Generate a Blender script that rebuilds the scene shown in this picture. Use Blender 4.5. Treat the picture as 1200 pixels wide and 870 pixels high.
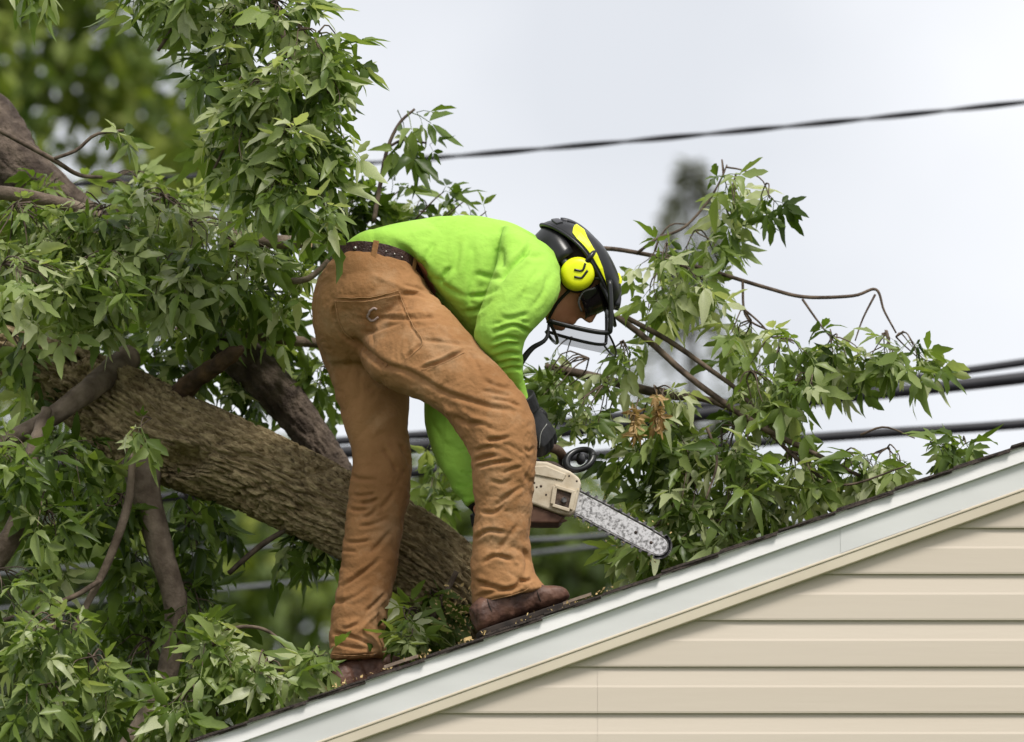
import bpy, bmesh, math, random
import numpy as np
from mathutils import Vector, Matrix, Quaternion

random.seed(7)
RNG = np.random.default_rng(7)
SC = bpy.context.scene
COL = SC.collection
for o in list(bpy.data.objects):
    bpy.data.objects.remove(o)

# ---------------------------------------------------------------- camera
CAM_Y, CAM_Z, PITCH = -12.0, 1.7, math.radians(11.0)
DIST = -CAM_Y / math.cos(PITCH)
FOCAL = 36.0 * DIST / 2.55
cam_d = bpy.data.cameras.new('camera')
cam = bpy.data.objects.new('camera', cam_d)
COL.objects.link(cam)
cam.location = (0, CAM_Y, CAM_Z)
cam.rotation_euler = (math.pi / 2 + PITCH, 0, 0)
cam_d.lens = FOCAL
cam_d.sensor_width = 36
cam_d.clip_start = 0.5
cam_d.clip_end = 2000
cam_d.dof.use_dof = True
cam_d.dof.focus_distance = DIST + 0.25
cam_d.dof.aperture_fstop = 3.3
SC.camera = cam

# ---------------------------------------------------------------- sky, sun, exposure
SUN_EL, SUN_AZ = math.radians(56), math.radians(152)     # azimuth clockwise from +y: behind the camera, to the right
world = bpy.data.worlds.new('World')
SC.world = world
world.use_nodes = True
wn, wl = world.node_tree.nodes, world.node_tree.links
wn.clear()
w_out = wn.new('ShaderNodeOutputWorld')
sky = wn.new('ShaderNodeTexSky')
sky.sky_type = 'NISHITA'
sky.sun_disc = False
sky.sun_elevation = SUN_EL
sky.sun_rotation = SUN_AZ
bg_sky = wn.new('ShaderNodeBackground')
bg_sky.inputs['Strength'].default_value = 0.06
wl.new(sky.outputs[0], bg_sky.inputs['Color'])
tc = wn.new('ShaderNodeTexCoord')
cn = wn.new('ShaderNodeTexNoise')
cn.inputs['Scale'].default_value = 6.0
cn.inputs['Detail'].default_value = 4
cn.inputs['Roughness'].default_value = 0.45
wl.new(tc.outputs['Generated'], cn.inputs['Vector'])
cr = wn.new('ShaderNodeValToRGB')
cr.color_ramp.elements[0].position = 0.36
cr.color_ramp.elements[0].color = (0.74, 0.755, 0.79, 1)
cr.color_ramp.elements[1].position = 0.60
cr.color_ramp.elements[1].color = (0.975, 0.98, 1.0, 1)
wl.new(cn.outputs[0], cr.inputs[0])
bg_cl = wn.new('ShaderNodeBackground')
bg_cl.inputs['Strength'].default_value = 0.47
wl.new(cr.outputs[0], bg_cl.inputs['Color'])
wmix = wn.new('ShaderNodeMixShader')
wmix.inputs[0].default_value = 0.90                       # overcast: cloud covers nine tenths of the blue
wl.new(bg_sky.outputs[0], wmix.inputs[1])
wl.new(bg_cl.outputs[0], wmix.inputs[2])
wl.new(wmix.outputs[0], w_out.inputs['Surface'])

sun_d = bpy.data.lights.new('sun', 'SUN')
sun_d.energy = 1.5
sun_d.angle = math.radians(18)
sun_d.color = (1.0, 0.96, 0.90)
sun = bpy.data.objects.new('sun', sun_d)
COL.objects.link(sun)
_sd = Vector((math.sin(SUN_AZ) * math.cos(SUN_EL), math.cos(SUN_AZ) * math.cos(SUN_EL), math.sin(SUN_EL)))
sun.rotation_euler = (-_sd).to_track_quat('-Z', 'Y').to_euler()
sun.location = _sd * 30
SC.view_settings.view_transform = 'Standard'
SC.view_settings.look = 'None'
SC.view_settings.gamma = 1.0
SC.view_settings.exposure = 1.25
SC.view_settings.use_curve_mapping = False

# ---------------------------------------------------------------- measuring: photo pixel + depth -> point in the place
_f = np.array([0, math.cos(PITCH), math.sin(PITCH)])
_u = np.array([0, -math.sin(PITCH), math.cos(PITCH)])
_c = np.array([0, CAM_Y, CAM_Z])
KPX = 36.0 / FOCAL / 1200.0
def P(px, py, y=0.0):
    d = _f + np.array([1.0, 0, 0]) * (px - 600) * KPX + _u * (435 - py) * KPX
    t = (y - CAM_Y) / d[1]
    return _c + d * t
def SZ(y=0.0):                                             # metres per photo pixel at depth y
    return KPX * DIST * (y - CAM_Y) / -CAM_Y
def pix(V):                                                # world -> photo pixel (n,3)
    r = np.asarray(V) - _c
    dz = r @ _f
    return np.stack([600 + r[:, 0] / dz / KPX, 435 - (r @ _u) / dz / KPX], 1)

# ---------------------------------------------------------------- noise
_perm = np.random.default_rng(3).permutation(256)
_perm = np.concatenate([_perm, _perm, _perm])
_grad = np.random.default_rng(4).normal(size=(256, 3))
_grad /= np.linalg.norm(_grad, axis=1)[:, None]
def pn(p):
    p = np.asarray(p, float)
    i = np.floor(p).astype(int)
    f = p - i
    w = f * f * f * (f * (f * 6 - 15) + 10)
    i &= 255
    r = 0
    for dx in (0, 1):
        wx = w[:, 0] if dx else 1 - w[:, 0]
        for dy in (0, 1):
            wy = w[:, 1] if dy else 1 - w[:, 1]
            for dz in (0, 1):
                wz = w[:, 2] if dz else 1 - w[:, 2]
                h = _perm[_perm[_perm[(i[:, 0] + dx) & 255] + ((i[:, 1] + dy) & 255)] + ((i[:, 2] + dz) & 255)]
                g = _grad[h]
                r = r + wx * wy * wz * (g[:, 0] * (f[:, 0] - dx) + g[:, 1] * (f[:, 1] - dy) + g[:, 2] * (f[:, 2] - dz))
    return r * 1.5
def fbm(p, o=3):
    r, a, s = 0, 1.0, 1.0
    for k in range(o):
        r = r + a * pn(p * s + k * 17.3)
        a *= .5
        s *= 2.03
    return r

# ---------------------------------------------------------------- objects
def tag(o, label=None, cat=None, group=None, kind=None):
    if label: o['label'] = label
    if cat: o['category'] = cat
    if group: o['group'] = group
    if kind: o['kind'] = kind
    return o
def empty(name, loc, label=None, cat=None, group=None, kind=None):
    o = bpy.data.objects.new(name, None)
    o.location = loc
    o.empty_display_size = .1
    COL.objects.link(o)
    return tag(o, label, cat, group, kind)
def set_parent(o, parent):
    o.parent = parent
    m = Matrix.Identity(4)
    q = parent
    while q is not None:
        m = (Matrix.LocRotScale(q.location, q.rotation_euler, q.scale) if q.matrix_parent_inverse == Matrix.Identity(4) or q.parent is None
             else q.matrix_parent_inverse @ Matrix.LocRotScale(q.location, q.rotation_euler, q.scale)) @ m
        q = q.parent
    o.matrix_parent_inverse = m.inverted()
def link(name, me, mat, parent=None, smooth=True):
    if mat and not me.materials: me.materials.append(mat)
    o = bpy.data.objects.new(name, me)
    COL.objects.link(o)
    if parent is not None: set_parent(o, parent)
    if smooth:
        me.polygons.foreach_set('use_smooth', [True] * len(me.polygons))
    return o
def mesh(name, V, F, mat=None, parent=None, smooth=True, tint=None):
    me = bpy.data.meshes.new(name)
    me.from_pydata([tuple(map(float, v)) for v in V], [], F)
    if tint is not None:
        a = me.attributes.new('tint', 'FLOAT', 'POINT')
        a.data.foreach_set('value', np.asarray(tint, np.float32))
    me.validate()
    me.update()
    return link(name, me, mat, parent, smooth)
def fix_normals(o):
    bm = bmesh.new()
    bm.from_mesh(o.data)
    bmesh.ops.recalc_face_normals(bm, faces=bm.faces)
    bm.to_mesh(o.data)
    bm.free()
    return o
class MB:
    def __init__(s): s.V, s.F = [], []
    def add(s, V, F):
        b = len(s.V)
        s.V += [tuple(map(float, v)) for v in V]
        s.F += [tuple(int(i) + b for i in f) for f in F]
        return s
    def box(s, lo, hi):
        x0, y0, z0 = lo; x1, y1, z1 = hi
        return s.add([(x0,y0,z0),(x1,y0,z0),(x1,y1,z0),(x0,y1,z0),(x0,y0,z1),(x1,y0,z1),(x1,y1,z1),(x0,y1,z1)],
                     [(0,3,2,1),(4,5,6,7),(0,1,5,4),(1,2,6,5),(2,3,7,6),(3,0,4,7)])
    def prism(s, poly, axis):                               # poly: list of 3d points, extruded by vector axis
        n = len(poly); a = np.asarray(axis)
        V = [np.asarray(p) for p in poly] + [np.asarray(p) + a for p in poly]
        F = [tuple(range(n))[::-1], tuple(range(n, 2*n))] + [(i, (i+1) % n, n + (i+1) % n, n + i) for i in range(n)]
        return s.add(V, F)
    def build(s, name, mat, parent=None, smooth=False, bevel=0, seg=2, norm=True):
        o = mesh(name, s.V, s.F, mat, parent, smooth)
        if norm: fix_normals(o)
        if bevel:
            m = o.modifiers.new('bevel', 'BEVEL')
            m.width = bevel; m.segments = seg; m.limit_method = 'ANGLE'
            m.harden_normals = False
        return o
def catmull(pts, n):
    p = np.asarray(pts, float)
    p = np.vstack([2*p[0]-p[1], p, 2*p[-1]-p[-2]])
    seg = len(p) - 3
    out = []
    for t in np.linspace(0, seg, n):
        i = min(int(t), seg - 1); u = t - i
        a, b, c, d = p[i:i+4]
        out.append(.5*((2*b) + (c-a)*u + (2*a-5*b+4*c-d)*u*u + (3*b-a-3*c+d)*u**3))
    return np.array(out)
def tube_geo(pts, rad, n=None, k=8, cap=True):
    """pts world, rad per point -> V, F, S (distance along), TH (angle)"""
    pr = np.hstack([np.asarray(pts, float), np.asarray(rad, float)[:, None]])
    q = catmull(pr, n) if n else pr
    c, r = q[:, :3], np.maximum(q[:, 3], 1e-4)
    t = np.gradient(c, axis=0)
    t /= np.linalg.norm(t, axis=1)[:, None] + 1e-9
    ref = np.array([0, 1.0, 0]) if abs(t[0] @ np.array([0, 1.0, 0])) < .9 else np.array([1.0, 0, 0])
    V, S, TH = [], [], []
    s = np.concatenate([[0], np.cumsum(np.linalg.norm(np.diff(c, axis=0), axis=1))])
    a = np.cross(t[0], ref); a /= np.linalg.norm(a)
    th = np.arange(k) / k * 2 * math.pi
    for i in range(len(c)):
        a = a - t[i] * (a @ t[i]); a /= np.linalg.norm(a)
        b = np.cross(t[i], a)
        V.append(c[i] + r[i] * (np.cos(th)[:, None] * a + np.sin(th)[:, None] * b))
        S.append(np.full(k, s[i])); TH.append(th)
    m = len(c)
    F = [(i*k+j, i*k+(j+1) % k, (i+1)*k+(j+1) % k, (i+1)*k+j) for i in range(m-1) for j in range(k)]
    if cap: F += [tuple(range(k))[::-1], tuple(range((m-1)*k, m*k))]
    return np.vstack(V), F, np.concatenate(S), np.concatenate(TH), np.repeat(c, k, 0), np.repeat(r, k)
def tube(name, pts, rad, mat, parent=None, n=None, k=8):
    V, F, *_ = tube_geo(pts, rad, n, k)
    return fix_normals(mesh(name, V, F, mat, parent))

# ---------------------------------------------------------------- materials
def mat(name, col, rough=.6, col2=None, nscale=8, detail=5, bump=0, bscale=None, spec=.3, coord='Object', stretch=None, lo=.35, hi=.65, metal=0, bdist=.01):
    m = bpy.data.materials.new(name)
    m.use_nodes = True
    N, L = m.node_tree.nodes, m.node_tree.links
    b = N['Principled BSDF']
    b.inputs['Roughness'].default_value = rough
    b.inputs['Specular IOR Level'].default_value = spec
    b.inputs['Metallic'].default_value = metal
    b.inputs['Base Color'].default_value = (*col, 1)
    t = N.new('ShaderNodeTexCoord')
    src = t.outputs[coord]
    if stretch:
        mp = N.new('ShaderNodeMapping')
        mp.inputs['Scale'].default_value = stretch[:3]
        if len(stretch) > 3: mp.inputs['Rotation'].default_value = (0, stretch[3], 0); mp.vector_type = 'TEXTURE'; mp.inputs['Scale'].default_value = [1 / q for q in stretch[:3]]
        L.new(src, mp.inputs[0]); src = mp.outputs[0]
    if col2:
        n = N.new('ShaderNodeTexNoise')
        n.inputs['Scale'].default_value = nscale
        n.inputs['Detail'].default_value = detail
        L.new(src, n.inputs['Vector'])
        r = N.new('ShaderNodeValToRGB')
        r.color_ramp.elements[0].position = lo; r.color_ramp.elements[1].position = hi
        r.color_ramp.elements[0].color = (*col, 1); r.color_ramp.elements[1].color = (*col2, 1)
        L.new(n.outputs[0], r.inputs[0]); L.new(r.outputs[0], b.inputs['Base Color'])
    if bump:
        n2 = N.new('ShaderNodeTexNoise')
        n2.inputs['Scale'].default_value = bscale or nscale * 4
        n2.inputs['Detail'].default_value = 4
        L.new(src, n2.inputs['Vector'])
        bp = N.new('ShaderNodeBump')
        bp.inputs['Strength'].default_value = bump
        bp.inputs['Distance'].default_value = bdist
        L.new(n2.outputs[0], bp.inputs['Height']); L.new(bp.outputs[0], b.inputs['Normal'])
    return m
def leaf_mat(name, ramp, trans=.40, rough=.45):
    m = bpy.data.materials.new(name)
    m.use_nodes = True
    N, L = m.node_tree.nodes, m.node_tree.links
    b = N['Principled BSDF']
    b.inputs['Roughness'].default_value = rough
    b.inputs['Specular IOR Level'].default_value = .35
    at = N.new('ShaderNodeAttribute'); at.attribute_name = 'tint'
    r = N.new('ShaderNodeValToRGB')
    e = r.color_ramp.elements
    e[0].position, e[0].color = ramp[0][0], (*ramp[0][1], 1)
    e[1].position, e[1].color = ramp[-1][0], (*ramp[-1][1], 1)
    for p_, c_ in ramp[1:-1]:
        x = e.new(p_); x.color = (*c_, 1)
    L.new(at.outputs['Fac'], r.inputs[0])
    t = N.new('ShaderNodeTexCoord'); n = N.new('ShaderNodeTexNoise')
    n.inputs['Scale'].default_value = 45; n.inputs['Detail'].default_value = 3
    L.new(t.outputs['Object'], n.inputs['Vector'])
    mx = N.new('ShaderNodeMix'); mx.data_type = 'RGBA'; mx.blend_type = 'MULTIPLY'
    mp = N.new('ShaderNodeMapRange'); mp.inputs[3].default_value = .72; mp.inputs[4].default_value = 1.25
    L.new(n.outputs[0], mp.inputs[0])
    mx.inputs[0].default_value = 1
    L.new(r.outputs[0], mx.inputs[6]); L.new(mp.outputs[0], mx.inputs[7])
    L.new(mx.outputs[2], b.inputs['Base Color'])
    tr = N.new('ShaderNodeBsdfTranslucent')
    tm = N.new('ShaderNodeMix'); tm.data_type = 'RGBA'; tm.blend_type = 'MULTIPLY'; tm.inputs[0].default_value = 1
    tm.inputs[7].default_value = (1.25, 1.35, .55, 1)
    L.new(mx.outputs[2], tm.inputs[6]); L.new(tm.outputs[2], tr.inputs['Color'])
    ms = N.new('ShaderNodeMixShader'); ms.inputs[0].default_value = trans
    L.new(b.outputs[0], ms.inputs[1]); L.new(tr.outputs[0], ms.inputs[2])
    L.new(ms.outputs[0], N['Material Output'].inputs['Surface'])
    return m

M = {}
M['siding'] = mat('beige_vinyl_siding', (.57, .495, .405), .5, (.61, .535, .447), 2, 6, bump=.16, bscale=70, stretch=(.10, 1, 1), bdist=.002)
M['cream'] = mat('cream_vinyl_trim', (.68, .60, .47), .45, (.62, .54, .42), 5, 3)
M['white'] = mat('white_aluminium_fascia', (.79, .775, .755), .45, (.70, .685, .665), 3, 9, bump=.05, bscale=30, stretch=(.5, 1, 3))
M['white2'] = mat('white_painted_frieze', (.72, .715, .70), .5, (.63, .625, .61), 3, 9, stretch=(.5, 1, 3))
M['shingle'] = mat('dark_asphalt_shingle', (.035, .028, .026), .95, (.085, .065, .055), 90, 4, bump=.8, bscale=300, bdist=.004)
M['deck'] = mat('asphalt_roofing', (.035, .03, .028), .95, (.08, .065, .055), 60, 5, bump=.6, bscale=200)
M['bark'] = mat('furrowed_grey_brown_bark', (.185, .132, .064), .95, (.47, .365, .205), 75, 10, bump=1.0, bscale=120, lo=.34, hi=.68, bdist=.014, stretch=(.5, 1, 1, .45))
M['bark2'] = mat('smooth_brown_bark', (.10, .072, .052), .9, (.24, .185, .14), 18, 6, bump=.5, bscale=140, bdist=.006)
M['bark3'] = mat('dark_brown_bark', (.05, .036, .028), .95, (.13, .098, .075), 22, 7, bump=.9, bscale=90, bdist=.01)
M['twig'] = mat('brown_twig_bark', (.055, .038, .028), .85, (.15, .11, .08), 40, 4)
M['wood'] = mat('fresh_cut_wood', (.48, .34, .18), .8, (.36, .23, .11), 30, 5)
M['deadwood'] = mat('dark_dead_wood', (.05, .03, .02), .9, (.13, .075, .04), 20, 6, bump=.6, bscale=90)
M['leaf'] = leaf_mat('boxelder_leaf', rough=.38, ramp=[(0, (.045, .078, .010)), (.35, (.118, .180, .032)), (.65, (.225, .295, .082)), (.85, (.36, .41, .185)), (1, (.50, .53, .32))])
M['leaf_brown'] = leaf_mat('withered_leaf', [(0, (.24, .13, .04)), (1, (.52, .35, .16))], .25)
M['bgleaf'] = leaf_mat('far_tree_leaf', [(0, (.024, .044, .010)), (.5, (.068, .112, .020)), (.8, (.145, .200, .034)), (1, (.23, .27, .05))], .35, .6)
M['bgdark'] = leaf_mat('far_hedge_leaf', [(0, (.02, .034, .008)), (.5, (.065, .098, .018)), (.85, (.15, .20, .03)), (1, (.28, .32, .045))], .3, .6)
M['conifer'] = leaf_mat('haze_paled_conifer_needles', [(0, (.12, .125, .10)), (1, (.19, .195, .155))], .3, .8)  # needle colour lightened to stand in for distance haze
M['bgbark'] = mat('far_tree_bark', (.045, .036, .028), .95, (.08, .065, .05), 6, 3)
M['cable'] = mat('black_cable_sheath', (.018, .018, .022), .45, (.03, .03, .035), 10, 2)
M['cable_grey'] = mat('weathered_grey_wire', (.16, .165, .175), .5, (.11, .115, .12), 10, 2, metal=.3)
M['grass'] = mat('lawn_grass', (.03, .055, .012), .95, (.06, .09, .02), 3, 8, bump=.5)

def cloth_mat(name, c1, c2, c3=None, weave=130, rough=.85, sheen=.03, dirt=12, dust=None):
    m = mat(name, c1, rough, c2, dirt, 9, bump=.45, bscale=weave, spec=.12, lo=.3, hi=.72, bdist=.004)
    N, L = m.node_tree.nodes, m.node_tree.links
    b = N['Principled BSDF']
    b.inputs['Sheen Weight'].default_value = sheen
    if dust:                                                 # worn and dusty patches with shapes of their own
        n = N.new('ShaderNodeTexNoise'); n.inputs['Scale'].default_value = 7; n.inputs['Detail'].default_value = 12; n.inputs['Roughness'].default_value = .68
        t = N.new('ShaderNodeTexCoord'); L.new(t.outputs['Object'], n.inputs['Vector'])
        mr = N.new('ShaderNodeMapRange'); mr.inputs[1].default_value = .50; mr.inputs[2].default_value = .78; mr.inputs[3].default_value = 0; mr.inputs[4].default_value = .75
        L.new(n.outputs[0], mr.inputs[0])
        mx = N.new('ShaderNodeMix'); mx.data_type = 'RGBA'; mx.inputs[7].default_value = (*dust, 1)
        src = b.inputs['Base Color'].links[0].from_socket
        L.new(mr.outputs[0], mx.inputs[0]); L.new(src, mx.inputs[6]); L.new(mx.outputs[2], b.inputs['Base Color'])
    return m
M['duck'] = cloth_mat('brown_duck_canvas', (.245, .118, .046), (.385, .202, .090), dirt=6, dust=(.47, .31, .18))
M['hivis'] = cloth_mat('hi_vis_green_knit', (.295, .55, .068), (.37, .63, .105), weave=90, sheen=.03, dirt=4, dust=(.27, .45, .05))
M['belt'] = mat('dark_brown_belt_leather', (.030, .014, .011), .45, (.065, .03, .024), 60, 4, bump=.4, bscale=180)
M['stud'] = mat('belt_rivet_metal', (.45, .42, .40), .35, metal=.8)
M['boot'] = mat('worn_brown_boot_leather', (.05, .023, .016), .5, (.145, .072, .048), 26, 9, bump=.6, bscale=90, bdist=.005)
M['sole'] = mat('boot_rubber_sole', (.018, .014, .012), .85, (.04, .03, .024), 30, 4)
M['lace'] = mat('boot_lace', (.035, .022, .016), .9)
M['glove'] = mat('black_work_glove', (.014, .014, .015), .55, (.032, .032, .034), 30, 5, bump=.4, bscale=250, bdist=.002)
M['piping'] = mat('grey_glove_piping', (.30, .30, .28), .7)
M['skin'] = mat('sunburnt_skin', (.50, .205, .115), .5, (.58, .26, .155), 30, 4, bump=.1, bscale=300)
M['hair'] = mat('dark_hair', (.02, .012, .008), .7)
M['shell'] = mat('black_helmet_plastic', (.011, .011, .012), .32, spec=.45)
M['grey'] = mat('charcoal_helmet_plastic', (.045, .045, .05), .4, (.06, .06, .068), 30, 3)
M['yellow'] = mat('fluorescent_yellow_plastic', (.80, .84, .012), .38, (.62, .63, .03), 14, 8, lo=.5, hi=.85)
M['glass'] = mat('smoked_goggle_lens', (.012, .008, .012), .15, spec=.5)
M['frame'] = mat('goggle_frame', (.20, .19, .21), .4)
M['saw'] = mat('dirty_cream_saw_plastic', (.60, .52, .40), .55, (.40, .31, .20), 26, 8, lo=.45, hi=.85, bump=.25, bscale=110, bdist=.003)
M['sawdark'] = mat('grimy_saw_engine', (.035, .028, .024), .6, (.10, .06, .04), 24, 6, bump=.4, bscale=80)
M['sawred'] = mat('red_brown_saw_base', (.07, .03, .02), .6, (.14, .075, .045), 30, 6)
M['bar'] = mat('scuffed_saw_bar_steel', (.62, .61, .62), .6, (.17, .165, .165), 150, 12, lo=.45, hi=.64)
M['chain'] = mat('saw_chain_steel', (.05, .048, .05), .5, (.22, .21, .21), 120, 3, metal=.4)
M['thread'] = mat('tan_stitching_thread', (.40, .22, .10), .8)
M['patch'] = mat('pale_woven_patch', (.34, .25, .22), .8)
M['chip'] = mat('wood_chip', (.62, .47, .22), .8, (.50, .34, .14), 60, 3)

# visor gauze: fine steel mesh, mostly open
mv = bpy.data.materials.new('visor_gauze'); mv.use_nodes = True
_N, _L = mv.node_tree.nodes, mv.node_tree.links
_t = _N.new('ShaderNodeBsdfTransparent'); _x = _N.new('ShaderNodeMixShader'); _x.inputs[0].default_value = .34
_N['Principled BSDF'].inputs['Base Color'].default_value = (.03, .03, .03, 1)
_L.new(_t.outputs[0], _x.inputs[1]); _L.new(_N['Principled BSDF'].outputs[0], _x.inputs[2])
_L.new(_x.outputs[0], _N['Material Output'].inputs['Surface'])
M['gauze'] = mv

# ================================================================= SETTING
g = MB()
gn = 40
GX = np.linspace(-400, 400, gn + 1); GY = np.linspace(-100, 900, gn + 1)
gV = [(x, y, -.0) for y in GY for x in GX]
gF = [(j*(gn+1)+i, j*(gn+1)+i+1, (j+1)*(gn+1)+i+1, (j+1)*(gn+1)+i) for j in range(gn) for i in range(gn)]
tag(mesh('ground', gV, gF, M['grass']), kind='structure')

# ---------------------------------------------------------------- the house
E1, E2 = P(220, 866, 0), P(1200, 515, 0)
RS = (E2[2] - E1[2]) / (E2[0] - E1[0])                      # roof pitch
def roof_z(x): return E1[2] + (x - E1[0]) * RS              # top of the shingles
EAVE_X, RIDGE_X, DEPTH = -1.95, 2.7, 8.0
house = empty('house', (0, 4, 0), 'small house with beige lap siding and white-trimmed gable roof', 'house')
def rake_strip(z_top, z_bot, y0, y1, x0=EAVE_X, x1=RIDGE_X, tilt=0):
    """closed bar following the roof slope, z given below the shingle top; tilt pushes its top towards +y"""
    V = []
    for x in (x0, x1):
        V += [(x, y0 + tilt, roof_z(x) - z_top), (x, y1, roof_z(x) - z_top), (x, y1, roof_z(x) - z_bot), (x, y0, roof_z(x) - z_bot)]
    return V, [(0,1,2,3), (7,6,5,4), (0,4,5,1), (1,5,6,2), (2,6,7,3), (3,7,4,0)]
def mirror_x(V):                                            # the same strip on the far slope of the gable
    return [(2*RIDGE_X - x, y, z) for x, y, z in V]
roof = MB()
roof.add(*rake_strip(.0105, .0158, -.006, DEPTH))
V_, F_ = rake_strip(.0105, .0158, -.006, DEPTH)
roof.add(mirror_x(V_), [f[::-1] for f in F_])
roof_o = roof.build('roof', M['deck'], house)
roof_o['label'] = 'dark asphalt shingle roof seen edge on'
# shingles along the rake: each course laps over the one below
ex = .145
ns = int((RIDGE_X - EAVE_X) / ex)
sh_me = []
sd = np.array([1, 0, RS]); sd = sd / np.linalg.norm(sd); sn = np.array([-sd[2], 0, sd[0]])
for v in range(4):
    r = np.random.default_rng(50 + v)
    L_, W_, T_ = .30, .33, .0042
    n1 = 7
    V, F = [], []
    for k in range(n1):                                     # ragged front edge
        y = r.uniform(-.004, .003); s = k / (n1 - 1) * L_
        th = T_ * r.uniform(.8, 1.4)
        for yy in (y, W_):
            b = sd * s + np.array([0, yy, 0])
            V += [b, b + sn * th]
    for k in range(n1 - 1):
        a, b = k*4, k*4 + 4
        F += [(a, a+1, b+1, b), (a+2, b+2, b+3, a+3), (a+1, a+3, b+3, b+1), (a, b, b+2, a+2)]
    F += [(0, 2, 3, 1), (n1*4-4, n1*4-3, n1*4-1, n1*4-2)]
    me = bpy.data.meshes.new('shingle'); me.from_pydata([tuple(q) for q in V], [], F); me.update()
    me.materials.append(M['shingle']); sh_me.append(me)
for k in range(ns):
    for row in range(4):
        o = bpy.data.objects.new('shingle', sh_me[(k * 7 + row * 3) % 4]); COL.objects.link(o)
        x = EAVE_X + k * ex
        tilt = math.atan2(.0042, .145)
        o.location = (x, -.016 + row * .332 + (k % 2) * 0.002, roof_z(x) - .0125 + .0015 * ((k * 5) % 3) / 2)
        o.rotation_euler = (0, tilt, 0)
        set_parent(o, roof_o)
# the rest of the covering, lapped courses joined
rest = MB()
for k in range(ns):
    x = EAVE_X + k * ex
    a = np.array([x, 1.312, roof_z(x) - .0125]); b = a + sd * .30 - sn * .0
    rest.add([a, a + (0, DEPTH - 1.4, 0), b + (0, DEPTH - 1.4, -.012), b + (0, 0, -.012), a + sn*.006, a + sn*.006 + (0, DEPTH - 1.4, 0), b + (0, DEPTH - 1.4, -.008), b + (0, 0, -.008)],
             [(0,1,2,3), (4,7,6,5), (0,4,5,1), (3,2,6,7), (0,3,7,4), (1,5,6,2)])
tag(rest.build('shingle_courses', M['shingle'], roof_o), kind='stuff')
# rake trim
r1 = MB(); r1.add(*rake_strip(.0161, .0180, -.0095, .06)); r1.build('drip_edge', M['white'], house)
r2 = MB(); r2.add(*rake_strip(.0182, .0568, -.0065, .06, tilt=.004))
r2.build('rake_fascia', M['white'], house, bevel=.0015)
r3 = MB(); r3.add(*rake_strip(.0571, .1200, .010, .07, tilt=-.004)); r3.build('rake_frieze_board', M['white2'], house)
r4 = MB(); r4.add(*rake_strip(.1202, .1270, .008, .07)); r4.add(*rake_strip(.1272, .1530, .0125, .07, tilt=-.002)); r4.build('rake_channel', M['cream'], house, bevel=.002)
far = MB()
for (zt, zb, y0, y1) in ((.0182, .0568, -.004, .06), (.0571, .1200, .010, .07), (.1202, .1530, .0125, .07)):
    V_, F_ = rake_strip(zt, zb, y0, y1); far.add(mirror_x(V_), [f[::-1] for f in F_])
far.build('far_rake_trim', M['white'], house)
# overlap seam in the frieze board (a lapped joint in the metal)
sm = MB(); xj = P(985, 610, 0)[0]
sm.add(*rake_strip(.0578, .1195, .0085, .02, xj, xj + .30, tilt=-.004)); sm.build('frieze_lap', M['white2'], house)
# gable wall with lap siding planks
WALL_X0, WALL_X1 = -1.55, 2 * RIDGE_X + 1.55
WY = .045
wl_ = MB()
zt = lambda x: roof_z(min(x, 2*RIDGE_X - x)) - .105
poly = [(WALL_X0, WY, 0), (WALL_X1, WY, 0), (WALL_X1, WY, zt(WALL_X1)), (RIDGE_X, WY, zt(RIDGE_X)), (WALL_X0, WY, zt(WALL_X0))]
wl_.prism(poly, (0, .1, 0))
wl_.box((WALL_X0, WY + .1, 0), (WALL_X0 + .1, DEPTH - .2, zt(WALL_X0) - .01))
wl_.box((WALL_X1 - .1, WY + .1, 0), (WALL_X1, DEPTH - .2, zt(WALL_X1) - .01))
wall = wl_.build('wall', M['siding'], house)
pitch_z = 54 * SZ(0) * math.cos(PITCH * .5) * 1.012
z_ref = P(900, 782, WY)[2]
k0 = -int(z_ref / pitch_z); k1 = 14
prof = [(.000, 1.10), (-.0035, 1.0), (-.0100, .60), (-.0115, .55), (-.0128, .04), (-.0120, .0), (.000, -.004)]
for k in range(k0, k1):
    zb = z_ref + k * pitch_z
    if zb > zt(RIDGE_X) - .1: break
    jx = [P(700, 800, WY)[0] if k in (-1, -2, -3) else (-.62 + 1.9 * ((k * 37) % 11) / 11 if k < -3 else 1.55 + .1 * (k % 5))]
    xs_lim = lambda z: max(WALL_X0, EAVE_X + (z + .132 - roof_z(EAVE_X)) / RS)
    spans = [('L', jx[0]), (jx[0], 'R')]
    for a, b in spans:
        V, F = [], []
        for side in (0, 1):
            for (y, t) in prof:
                z = zb + t * pitch_z
                xl, xr = xs_lim(z), 2 * RIDGE_X - xs_lim(z)
                if side == 0: x = xl if a == 'L' else max(xl, a + .0002)
                else: x = xr if b == 'R' else max(xl + .001, b - .0002)
                V.append((x, WY + y - (.0005 if a != 'L' else 0), z))
        n = len(prof)
        F = [(i, i + 1, n + i + 1, n + i) for i in range(n - 1)]
        if b != 'R' and b <= xs_lim(zb): continue
        mesh('siding_plank', V, F, M['siding'], wall, smooth=False)

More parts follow.
